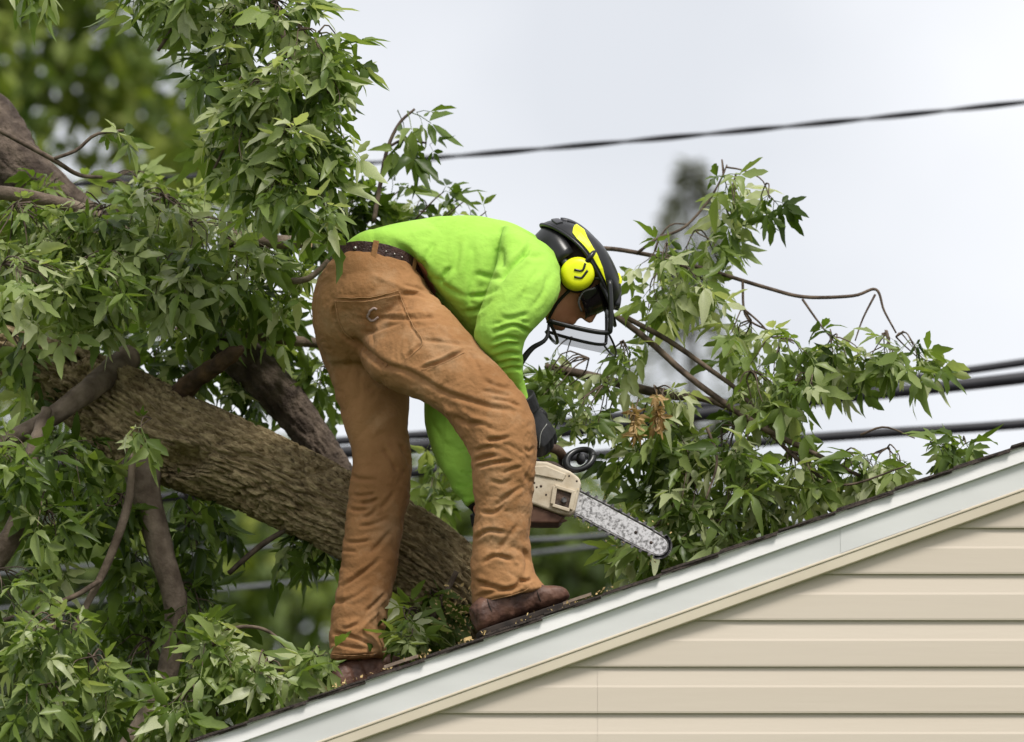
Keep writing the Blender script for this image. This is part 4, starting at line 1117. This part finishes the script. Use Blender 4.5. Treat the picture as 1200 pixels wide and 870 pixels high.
nose = loft([np.array([hp(f_, u_, 0) + HS * w_ * math.cos(t) + HF * d_ * math.sin(t) for t in np.arange(12) / 12 * 6.283]) for (f_, u_, w_, d_) in ((.088, .022, .006, .006), (.094, .005, .009, .010), (.100, -.014, .011, .014), (.103, -.028, .015, .017), (.095, -.038, .013, .010))], 3)
geos = [headg, nose, ell((.088, -.062, 0), .012, .006, .024), ell((.086, -.072, 0), .012, .006, .022), ell((.084, -.098, 0), .014, .014, .02),
        ell((.086, .026, .03), .012, .006, .022), ell((.086, .026, -.03), .012, .006, .022), ell((-.005, -.005, .076), .022, .032, .012), ell((-.005, -.005, -.076), .022, .032, .012)]
neck_r = [np.array([c + 0 * HF + np.array([0, 1.0, 0]) * .058 * math.sin(t) + a * .058 * math.cos(t) for t in np.arange(20) / 20 * 6.283]) for c, a in
          ((P(628, 318, .40), np.array([.1, 0, .99])), (P(645, 325, .395), np.array([0, 0, 1.])), (hp(-.045, -.06, 0), HF), (hp(-.03, -.02, 0), HF))]
geos += [loft(neck_r, 3), loft(torso[:-2], 3, .78), loft(r_arm[:-1], 3, .66), loft(l_arm[:-1], 3, .66), loft(pelvis, 3, .78), loft(r_leg, 3, .68), loft(l_leg, 3, .68)]
for (wp, hp_) in ((P(612, 474, .265), P(636, 512, .31)), (P(559, 589, .43), P(566, 612, .415))):
    V, F, *_ = tube_geo([wp, (wp + hp_) / 2, hp_], [.017, .015, .012], 6, 12); geos.append((V, F))
me = fuse('body', geos, .0052, 2, .4)
body = link('body', me, M['skin'], man)
# eyes
for s_ in (-.031, .031):
    V, F = ell((.083, .016, s_), .012, .012, .012, 10); mesh('eye', V, F, mat('eye_white', (.6, .58, .55), .3), body)
# hair under the helmet
hr = [(-.07, -.02, -.088, .058), (-.03, .0, -.098, .070), (.02, .02, -.104, .078), (.05, .06, -.104, .078), (.065, .07, -.09, .066), (.082, .02, -.03, .03)]
V, F = loft([head_ring(u, f, b, w) for (u, f, b, w) in hr], 3); fix_normals(mesh('hair', V, F, M['hair'], man))
# collar
cpts = [P(640, 318, .40) + np.array([.01 * math.cos(t) + .01, .068 * math.sin(t), .066 * math.cos(t)]) for t in np.linspace(0, 6.283, 24)]
V, F, *_ = tube_geo(cpts, [.010] * 24, None, 8); mesh('collar', V, F, M['hivis'], shirt)

# ---- helmet
hel = empty('helmet', tuple(HC), kind=None); set_parent(hel, man)
hel['label'] = 'black arborist helmet with yellow stripe, ear muffs and raised gauze visor'
def shell_pt(t, v, grow=0.):
    """t: angle round (0 front), v: 0 rim .. 1 crown"""
    a = v * math.pi / 2
    rf = .140 - .012 * math.cos(t) + grow; rs = .105 + grow; ru = .084 + grow
    c_ = math.cos(t); rim = .044 * (1 - c_ * c_) + c_ * c_ * (.032 if c_ > 0 else -.004)
    e = .82
    ca, sa = math.cos(a) ** e, math.sin(a) ** .95
    return hp(-.012 + rf * math.cos(t) * ca, rim * (1 - v) + .012 * v + ru * sa * .98, rs * math.sin(t) * ca)
def shell_patch(t0, t1, v0, v1, nt, nv, grow, th, warp=None):
    V, F = [], []
    for g_ in (grow, grow + th):
        for j in range(nv + 1):
            for i in range(nt + 1):
                t = t0 + (t1 - t0) * i / nt; v = v0 + (v1 - v0) * j / nv
                if warp: t, v = warp(i / nt, j / nv)
                V.append(shell_pt(t, min(v, .999), g_))
    n1 = (nt + 1) * (nv + 1)
    idx = lambda i, j, l: l * n1 + j * (nt + 1) + i
    for j in range(nv):
        for i in range(nt):
            F.append((idx(i,j,1), idx(i+1,j,1), idx(i+1,j+1,1), idx(i,j+1,1))); F.append((idx(i,j,0), idx(i,j+1,0), idx(i+1,j+1,0), idx(i+1,j,0)))
    for j in range(nv):
        F.append((idx(0,j,0), idx(0,j,1), idx(0,j+1,1), idx(0,j+1,0))); F.append((idx(nt,j,0), idx(nt,j+1,0), idx(nt,j+1,1), idx(nt,j,1)))
    for i in range(nt):
        F.append((idx(i,0,0), idx(i+1,0,0), idx(i+1,0,1), idx(i,0,1))); F.append((idx(i,nv,0), idx(i,nv,1), idx(i+1,nv,1), idx(i+1,nv,0)))
    return V, F
mb = MB(); mb.add(*shell_patch(0, 2 * math.pi, 0, 1, 64, 18, 0, .004)); sh_o = mb.build('shell', M['shell'], hel, smooth=True)
rimp = [shell_pt(t, 0, .003) for t in np.linspace(0, 2 * math.pi, 60)]
V, F, *_ = tube_geo(rimp, [.0045] * 60, None, 8); mesh('rim', V, F, M['shell'], sh_o)
_g = [(t, v) for t in np.linspace(.1, 3.05, 120) for v in np.linspace(.07, .97, 70)]
_gp = pix(np.array([shell_pt(t, v, .005) for t, v in _g]))
def shell_at(px, py): return _g[int(np.argmin((_gp[:, 0] - px) ** 2 + (_gp[:, 1] - py) ** 2))]
STR = [(shell_at(*a), shell_at(*b)) for a, b in (((671, 273), (676, 264)), ((675, 282), (684, 270)), ((681, 289), (688, 279)), ((688, 294), (693, 288)), ((695, 303), (700, 299)), ((700, 317), (706, 314)), ((702, 331), (708, 330)), ((700, 345), (706, 346)))]
# yellow sweep on each side, wide at the back of the crown and narrow at the temple
for sg in (1, -1):
    V, F = [], []
    n_ = len(STR)
    for g_ in (.001, .0075):
        for (t0, v0), (t1, v1) in STR:
            for b in range(5): V.append(shell_pt(sg * (t0 + (t1 - t0) * b / 4), v0 + (v1 - v0) * b / 4, g_))
    m_ = n_ * 5
    for i in range(n_ - 1):
        for b in range(4): a = i * 5 + b; F += [(a, a+1, a+6, a+5), (m_+a, m_+a+5, m_+a+6, m_+a+1)]
        for a in (i * 5, i * 5 + 4): F.append((a, a+5, m_+a+5, m_+a))
    for b in range(4): F += [(b, m_+b, m_+b+1, b+1), (m_-5+b, m_-4+b, 2*m_-4+b, 2*m_-5+b)]
    mb = MB(); mb.add(V, F); mb.build('stripe', M['yellow'], sh_o, smooth=False, bevel=.0015)
    for k, (tb, vb) in enumerate(((2.85, .42), (2.75, .16))):
        def wv_(a, b, sg=sg, tb=tb, vb=vb): return sg * (tb + .36 * (a - .5)), vb + .13 * (b - .5) + .06 * a
        mb = MB(); mb.add(*shell_patch(0, 1, 0, 1, 8, 3, .002, .006, wv_)); mb.build('vent_fin', M['grey'], sh_o, bevel=.002)
    # small yellow inlay near the front of the crown
    def wq_(a, b, sg=sg): return sg * (.62 - .30 * a), .50 + .22 * a + .07 * (b - .5)
    mb = MB(); mb.add(*shell_patch(0, 1, 0, 1, 8, 3, .003, .006, wq_)); mb.build('inlay', M['yellow'], sh_o)
# crest ribs over the crown
for s_ in (-.030, 0, .030):
    pts = []
    for a in np.linspace(-1.25, 1.15, 24):
        rf = .140; pts.append(hp(-.012 + (rf + .002) * math.sin(a), .013 + .080 * math.cos(a) ** .9 * math.sqrt(max(.1, 1 - (s_ / .107) ** 2)) + .001, s_))
    V, F, *_ = tube_geo(pts, [.009] * 24, None, 8); mesh('crest_rib', V, F, M['grey'], sh_o)
# peak
V, F = [], []
for l in (0, .005):
    for j, ex_ in enumerate((0, .5, 1.)):
        for i in range(15):
            t = -1.15 + 2.3 * i / 14
            b = shell_pt(t, 0, .002); V.append(b + HF * ex_ * .042 * math.cos(t * 1.1) + HU * (l - .012 * ex_))
n1 = 45
for j in range(2):
    for i in range(14):
        a = j * 15 + i; F += [(a, a+1, a+16, a+15), (n1+a, n1+a+15, n1+a+16, n1+a+1)]
for i in range(14): F.append((30+i, 31+i, n1+31+i, n1+30+i)); F.append((i, n1+i, n1+i+1, i+1))
for a in (0, 15): F.append((a, a+15, n1+a+15, n1+a)); F.append((a+14, n1+a+14, n1+a+29, a+29))
fix_normals(mesh('peak', V, F, M['shell'], hel))
# nape guard
V, F = [], []
lev = ((.020, .150, .102), (-.01, .146, .100), (-.04, .138, .094), (-.065, .122, .084))
for l in (0, -.004):
    for (u_, b_, w_) in lev:
        for i in range(21):
            a = -1.30 + 2.60 * i / 20; V.append(hp(-.012 - (b_ + l) * math.cos(a), u_, (w_ + l) * math.sin(a)))
n1 = 84
for j in range(3):
    for i in range(20):
        a = j * 21 + i; F += [(a, a+1, a+22, a+21), (n1+a, n1+a+21, n1+a+22, n1+a+1)]
for i in range(20): F += [(i, n1+i, n1+i+1, i+1), (63+i, 64+i, n1+64+i, n1+63+i)]
for j in range(3): F += [(j*21, j*21+21, n1+j*21+21, n1+j*21), (j*21+20, n1+j*21+20, n1+j*21+41, j*21+41)]
fix_normals(mesh('nape_guard', V, F, M['shell'], hel))
# nape cradle
for (u_, b_, w_) in ((-.012, -.112, .088), (-.045, -.104, .080)):
    pts = [hp(-.01 + (b_ + .01) * math.cos(a), u_, w_ * math.sin(a)) for a in np.linspace(-1.45, 1.45, 20)]
    V, F, *_ = tube_geo(pts, [.011] * 20, None, 8); mesh('nape_cradle', V, F, M['grey'], hel)
# ear muffs with chevrons
for sg in (1, -1):
    cup = MB()
    prof_ = [(.000, .030), (.000, .040), (.010, .043), (.020, .043), (.030, .040), (.036, .034), (.038, .024), (.038, .0)]
    n = 36; V, F = [], []
    for (o_, r_) in prof_:
        for j in range(n):
            t = 2 * math.pi * j / n
            V.append(hp(.002 + r_ * math.cos(t), -.002 + r_ * 1.05 * math.sin(t), sg * (.080 + o_)))
    for i in range(len(prof_) - 1):
        for j in range(n): F.append((i*n+j, i*n+(j+1) % n, (i+1)*n+(j+1) % n, (i+1)*n+j))
    cup.add(V, F); cu = cup.build('ear_muff', M['yellow'], hel, smooth=True)
    V, F, *_ = tube_geo([hp(.002, -.002, sg * .066), hp(.002, -.002, sg * .074), hp(.002, -.002, sg * .081)], [.040, .046, .042], None, 28); mesh('cushion', V, F, M['shell'], cu)
    # chevron marks: traced in the viewer's plane on the outer face
    if sg == 1:
        o0 = hp(.002, -.002, .1185)
        ax_r = np.array([1.0, 0, 0]); ax_r -= HS * (ax_r @ HS); ax_r /= np.linalg.norm(ax_r); ax_u = np.cross(HS, ax_r); ax_u = ax_u if ax_u[2] > 0 else -ax_u
    else: o0 = hp(.002, -.002, -.1185)
    for k in range(2):
        ch_ = [(-5, 4 - k * 10), (4.5, 2.5 - k * 10), (8, 5.5 - k * 10), (10.5 + k * 3, 13 - k * 10)]
        pts = [o0 + ax_r * a * .00185 + ax_u * b * .00185 for a, b in ch_]
        V, F, *_ = tube_geo(pts, [.0030] * 4, 14, 6); mesh('chevron', V, F, M['shell'], cu)
    V, F, *_ = tube_geo([hp(-.010, .030, sg * .110), hp(-.016, .045, sg * .114), hp(-.022, .060, sg * .106), hp(-.025, .07, sg * .092)], [.006, .007, .007, .005], 12, 8); mesh('muff_arm', V, F, M['shell'], hel)
    V, F, *_ = tube_geo([hp(.045, .045, sg * .100), hp(.03, .02, sg * .092), hp(.025, -.03, sg * .082), hp(.035, -.08, sg * .064), hp(.055, -.118, sg * .035)], [.0045] * 5, 14, 6); mesh('chin_strap', V, F, M['shell'], hel)
# wraparound safety glasses
V, F = [], []
for l in (0, .004):
    for j in range(5):
        u_ = .038 - .075 * j / 4
        for i in range(21):
            t = -1.25 + 2.5 * i / 20
            V.append(hp(.012 + (.094 + l - .006 * (j / 4)) * math.cos(t * .92), u_ + .012 * abs(math.sin(t)) * (1 if j > 2 else 0), (.083 + l) * math.sin(t)))
n1 = 105
for j in range(4):
    for i in range(20):
        a = j * 21 + i; F += [(a, a+1, a+22, a+21), (n1+a, n1+a+21, n1+a+22, n1+a+1)]
for i in range(20): F += [(i, n1+i, n1+i+1, i+1), (84+i, 85+i, n1+85+i, n1+84+i)]
gl = fix_normals(mesh('safety_glasses', V, F, M['glass'], man))
for sg in (1, -1):
    V, F, *_ = tube_geo([hp(.055, .02, sg * .081), hp(.048, -.010, sg * .081), hp(.062, -.034, sg * .074), hp(.085, -.038, sg * .05)], [.0028] * 4, 12, 6); mesh('frame', V, F, M['frame'], gl)
# gauze visor: frame from the temple, forward of the face, back to the chin
near_pts = [hp(.060, .058, .108), hp(.115, .028, .112), hp(.165, -.004, .108), hp(.172, -.016, .104), hp(.150, -.046, .102), hp(.105, -.092, .096), hp(.066, -.128, .088)]
arc_t = [hp(.172 + .05 * math.cos(a) , -.016 + .0 * a, .104 * math.sin(a)) for a in np.linspace(math.pi / 2, -math.pi / 2, 24)]
arc_b = [hp(.066 + .05 * math.cos(a), -.128, .088 * math.sin(a)) for a in np.linspace(math.pi / 2, -math.pi / 2, 24)]
vis = empty('visor', tuple(hp(.1, 0, 0))); set_parent(vis, hel)
for nm, pts, rr in (('visor_frame', near_pts, .0068), ('visor_frame', [p_ - HS * 2 * ((p_ - HC) @ HS) for p_ in near_pts], .0042), ('visor_frame', arc_t, .0028), ('visor_frame', arc_b, .0045)):
    V, F, *_ = tube_geo(pts, [rr] * len(pts), len(pts) * 4, 8); mesh(nm, V, F, M['shell'], vis)
V, F = [], []
for j in range(9):
    for i in range(24): V.append(arc_t[i] + (arc_b[i] - arc_t[i]) * j / 8)
for j in range(8):
    for i in range(23): a = j * 24 + i; F.append((a, a+1, a+25, a+24))
mesh('gauze', V, F, M['gauze'], vis)
# loose strap from the visor corner to the chest
tube('neck_strap', [hp(.066, -.126, .085), P(640, 397, .30), P(624, 408, .30), P(614, 420, .30), P(608, 432, .31)], [.003, .005, .007, .008, .006], M['glove'], hel, 24, 8)

# ---- gloves: palm, four fingers and a thumb, closed round the handles
def hand(wrist, palm_end, normal, curl, grip, mirror=1, sc=1.0):
    # grip: a point up the forearm that the gauntlet reaches
    """normal = back of the hand; fingers curl away from it round the handle"""
    w = np.asarray(wrist); e = np.asarray(palm_end); f = e - w; L = np.linalg.norm(f); f /= L
    n = np.asarray(normal, float); n -= f * (n @ f); n /= np.linalg.norm(n); s = np.cross(f, n) * mirror
    g_ = []
    rings = []
    for t, hw, hh in ((-.75, .034, .030), (-.35, .033, .026), (0, .030, .020), (.35, .038, .018), (.7, .043, .017), (1.0, .042, .014)):
        c = w + f * L * t
        th = np.arange(20) / 20 * 6.283
        rings.append(np.array([c + s * hw * sc * math.cos(q) + n * hh * sc * math.sin(q) for q in th]))
    g_.append(loft(rings, 3))
    V, F, *_ = tube_geo([np.asarray(grip), (np.asarray(grip) + w) / 2, w + f * .01], [.037, .036, .032], 10, 18); g_.append((V, F))
    for k, (off, ln) in enumerate(((-.031, .072), (-.0105, .082), (.0105, .077), (.030, .062))):
        p0 = e + s * off * sc - f * .012
        pts = [p0]; d = f.copy(); ang = 0
        for j, (fr, a) in enumerate(((.46, curl[0]), (.31, curl[1]), (.23, curl[2]))):
            ang += a + .06 * (k - 1.5)
            d = f * math.cos(ang) - n * math.sin(ang)
            pts.append(pts[-1] + d * ln * fr * sc)
        V, F, *_ = tube_geo(pts, [.0115 * sc, .0110 * sc, .0100 * sc, .0080 * sc], 14, 12); g_.append((V, F))
    p0 = w + f * L * .30 - s * .030 * sc
    pts = [p0, p0 - s * .022 * sc + f * .022 - n * .012, p0 - s * .026 * sc + f * .045 - n * .034 * sc, p0 - s * .014 * sc + f * .062 - n * .050 * sc]
    V, F, *_ = tube_geo(pts, [.016 * sc, .0135 * sc, .0115 * sc, .009 * sc], 12, 12); g_.append((V, F))
    return fuse('glove', g_, .0026, 3, .4)
gR = link('glove', hand(P(617, 480, .275), P(643, 516, .315), (.45, -.75, .45), (.55, 1.0, .8), P(610, 465, .255), 1), M['glove'], man)
gR['label'] = 'black glove of the right hand above the saw cover'
gL = link('glove', hand(P(563, 588, .43), P(574, 606, .41), (-.6, -.5, .2), (.7, 1.0, .8), P(556, 578, .45), -1), M['glove'], man)
gL['label'] = 'black glove of the left hand behind the shin'
tube('piping', [P(641, 497, .265), P(634, 508, .262), P(632, 525, .268)], [.0012] * 3, M['piping'], gR, 8, 5)

# ================================================================= CHAINSAW
saw = empty('chainsaw', P(650, 610, .36), 'dirty cream chainsaw with sawdust-covered bar held against the roof', 'chainsaw')
SY = .335
def plate(px_poly, y0, y1): 
    a = [P(x, y_, y0) for x, y_ in px_poly]; mbp = MB()
    return mbp.prism(a, (0, y1 - y0, 0))
cov = plate([(575, 552), (592, 543), (625, 540), (641, 541), (668, 552), (679, 560), (681, 567), (674, 599), (668, 604), (655, 602), (622, 590), (580, 586)], SY - .045, SY - .010)
cover = cov.build('clutch_cover', M['saw'], saw, bevel=.006, seg=3)
# raised panel and pocket with the bar nuts
plate([(600, 548), (640, 546), (664, 556), (660, 563), (625, 556), (600, 560)], SY - .049, SY - .044).build('cover_rib', M['saw'], cover, bevel=.002)
fr = MB()
for q in ([(650, 568), (674, 575), (673, 579), (650, 572)], [(648, 590), (668, 596), (667, 600), (647, 594)], [(648, 569), (653, 571), (650, 592), (645, 590)], [(670, 577), (675, 578), (671, 598), (666, 596)]):
    a = [P(x, y_, SY - .0535) for x, y_ in q]; fr.prism(a, (0, .010, 0))
fr.build('nut_recess_frame', M['saw'], cover, bevel=.0015)
plate([(652, 571), (671, 577), (668, 596), (648, 590)], SY - .0465, SY - .044).build('nut_recess', M['sawdark'], cover)
for (x, y_) in ((661, 586),):
    V, F, *_ = tube_geo([P(x, y_, SY - .046), P(x, y_, SY - .054)], [.0075, .0075], None, 6); mesh('bar_nut', V, F, M['chain'], cover, smooth=False)
for (x, y_, r_) in ((633, 550, 1.6), (641, 557, 1.8), (652, 562, 1.2), (640, 580, 1.6), (626, 566, 1.6), (634, 570, 2.0), (629, 571, 1.4), (676, 564, 1.5), (667, 558, 1.4)):
    V, F, *_ = tube_geo([P(x, y_, SY - .0435), P(x, y_, SY - .0462)], [r_ * SZ(.3), r_ * .7 * SZ(.3)], None, 7); mesh('dirt_fleck', V, F, M['sawdark'], cover)
plate([(572, 548), (600, 538), (650, 540), (670, 554), (666, 598), (640, 608), (580, 604), (572, 590)], SY - .0095, SY + .09).build('engine_housing', M['sawdark'], saw, bevel=.008, seg=3)
plate([(575, 589), (622, 591), (654, 603), (660, 607), (655, 613), (632, 613), (600, 612), (575, 606)], SY - .036, SY + .05).build('base_plate', M['sawred'], saw, bevel=.004)
for (x, y_) in ((656, 607), (659, 610)):
    mbp = plate([(x - 4, y_ - 4), (x + 6, y_), (x - 2, y_ + 3)], SY - .03, SY - .022); mbp.build('bumper_spike', M['sawred'], saw)
# guide bar with rounded nose
a0, a1 = np.array([660, 580.]), np.array([778, 643.]); dr = (a1 - a0) / np.linalg.norm(a1 - a0); pr = np.array([-dr[1], dr[0]])
def bar_poly(hw, ext=0):
    pts = [a0 + pr * -hw * .96]
    L = np.linalg.norm(a1 - a0)
    for t in np.linspace(.1, .9, 6): pts.append(a0 + dr * L * t * .9 - pr * hw * (1 + .06 * math.sin(t * 3.1)))
    for a in np.linspace(-math.pi / 2, math.pi / 2, 12): pts.append(a1 - dr * (hw * .6 - ext) + dr * hw * math.cos(a) * .9 + pr * hw * math.sin(a) * (1 - .08))
    for t in np.linspace(.9, .1, 6): pts.append(a0 + dr * L * t * .9 + pr * hw * (1 + .06 * math.sin(t * 3.1)))
    pts.append(a0 + pr * hw * .96)
    return pts
bp_ = bar_poly(11.4); BY = SY - .012
plate([tuple(q) for q in bp_], BY, BY + .005).build('guide_bar', M['bar'], saw, bevel=.001)
cp = bar_poly(13.0, 1.0)
cen = [P(x, y_, BY + .0025) for x, y_ in cp]
V, F, *_ = tube_geo(cen, [.0032] * len(cen), 120, 6); ch_o = mesh('chain', V, F, M['chain'], saw)
cc = catmull(cen, 46)
for i in range(1, 45):
    t = cc[min(i+1, 45)] - cc[i-1]; t /= np.linalg.norm(t); nn = np.cross(t, [0, 1, 0]); nn = nn if nn @ (cc[i] - (cen[0] + cen[-1]) / 2) > 0 or True else -nn
    c = cc[i]; mid = P(*(a0 + dr * 60), BY); sgn = 1 if (c - mid) @ nn > 0 else -1
    mbp = MB(); q = [c - t * .005, c + t * .005, c + t * .004 + nn * sgn * .0075, c - t * .002 + nn * sgn * .0090]
    mbp.prism([x_ - np.array([0, .004, 0]) for x_ in q], (0, .008, 0)); mbp.build('cutter', M['chain'], ch_o, norm=True)
for (x, y_) in ((745, 624), (763, 636)):
    V, F, *_ = tube_geo([P(x, y_, BY), P(x, y_, BY - .0012)], [.0042, .0042], None, 12); mesh('bar_rivet', V, F, M['sawdark'], saw)
# front handle, hand guard and rear handle
tube('front_handle', [P(606, 556, SY - .03), P(608, 532, SY - .02), P(622, 524, SY), P(650, 526, SY + .02), P(660, 540, SY + .06), P(655, 575, SY + .11)], [.0125] * 6, M['sawdark'], saw, 30, 12)
hgp = [P(679 + 15.5 * math.cos(t), 539 - 11.5 * math.sin(t) - 3.5 * math.cos(t), SY + .01 + .02 * math.sin(t)) for t in np.linspace(0, 6.283, 28)]
tube('hand_guard', hgp, [.0075 + .003 * math.cos(t) ** 2 for t in np.linspace(0, 6.283, 28)], M['shell'], saw, 60, 10)
V, F, *_ = tube_geo([P(680, 538, SY + .03), P(682, 538, SY + .034)], [.016, .014], None, 20); mesh('guard_web', V, F, M['grey'], saw)
tube('guard_arm', [P(668, 548, SY + .01), P(657, 556, SY + .01), P(648, 566, SY + .02)], [.010, .010, .010], M['shell'], saw, 12, 10)
tube('rear_handle', [P(580, 560, SY + .03), P(566, 575, SY + .045), P(568, 598, SY + .06), P(585, 608, SY + .06), P(600, 602, SY + .04)], [.014] * 5, M['sawdark'], saw, 26, 12)

# ================================================================= LITTER ON THE ROOF EDGE
def litter(x_px, y, L, rot, matl, nm, label, cat, w=.008):
    x = P(x_px, 700, y)[0]; c = np.array([x, y, roof_z(x) + w * .8])
    d = sd * math.cos(rot) + np.array([0, math.sin(rot), 0]); s_ = np.cross(sn, d)
    rr = np.random.default_rng(int(x_px)); top, bot = [], []
    for i in range(8):
        t = i / 7; ww = w * (1.6 * math.sin(math.pi * min(1, t * .9 + .08)) ** .6 + rr.uniform(-.25, .25)) * .8
        m_ = c + d * L * (t - .5); top.append(m_ + s_ * ww); bot.append(m_ - s_ * ww * rr.uniform(.6, 1))
    q = MB(); q.prism([p_ - sn * w * .45 for p_ in top + bot[::-1]], sn * w * 1.3 + d * .002)
    return tag(q.build(nm, matl), label, cat)
litter(676, .03, .075, .12, M['bark2'], 'wood_splinter', 'grey-brown wood splinter on the roof edge just past the boot toe', 'splinter', .0055)
litter(548, .05, .022, .4, M['chip'], 'wood_chip', 'yellow wood chip at the heel of the right boot', 'wood chip', .006)
litter(470, .03, .09, .2, M['bark2'], 'bark_strip', 'strip of grey bark lying on the roof edge beside the left boot', 'bark', .006)
dust = MB(); rd_ = np.random.default_rng(5)
for _ in range(760):                                         # sawdust on the roof and clinging to the cut end
    if _ < 600: 
        x = rd_.uniform(P(380, 700, 0)[0], P(720, 700, 0)[0]); y = rd_.uniform(0, .5); c = np.array([x, y, roof_z(x) + .004])
    else: c = P(rd_.normal(535, 14), rd_.normal(715, 14), .48 + rd_.uniform(-.05, .05))
    a = rd_.normal(size=3) * .004; b = rd_.normal(size=3) * .003
    dust.add([c, c + a, c + a + b, c + b + np.array([0, 0, .002])], [(0, 1, 2, 3)])
for _ in range(150):                                         # chips thrown off the chain
    t_ = rd_.uniform(-.1, 1.05); q_ = a0 + dr * 130 * t_ + pr * rd_.choice([-1, 1]) * (14 + abs(rd_.normal()) * 9)
    c = P(q_[0], q_[1], SY + rd_.normal() * .03); e_ = rd_.uniform(.0008, .0022)
    a = rd_.normal(size=3) * e_; b = rd_.normal(size=3) * e_
    dust.add([c, c + a, c + a + b, c + b], [(0, 1, 2, 3)])
tag(dust.build('sawdust', M['chip'], norm=False), 'pale sawdust scattered on the roof around the boots', 'sawdust', kind='stuff')
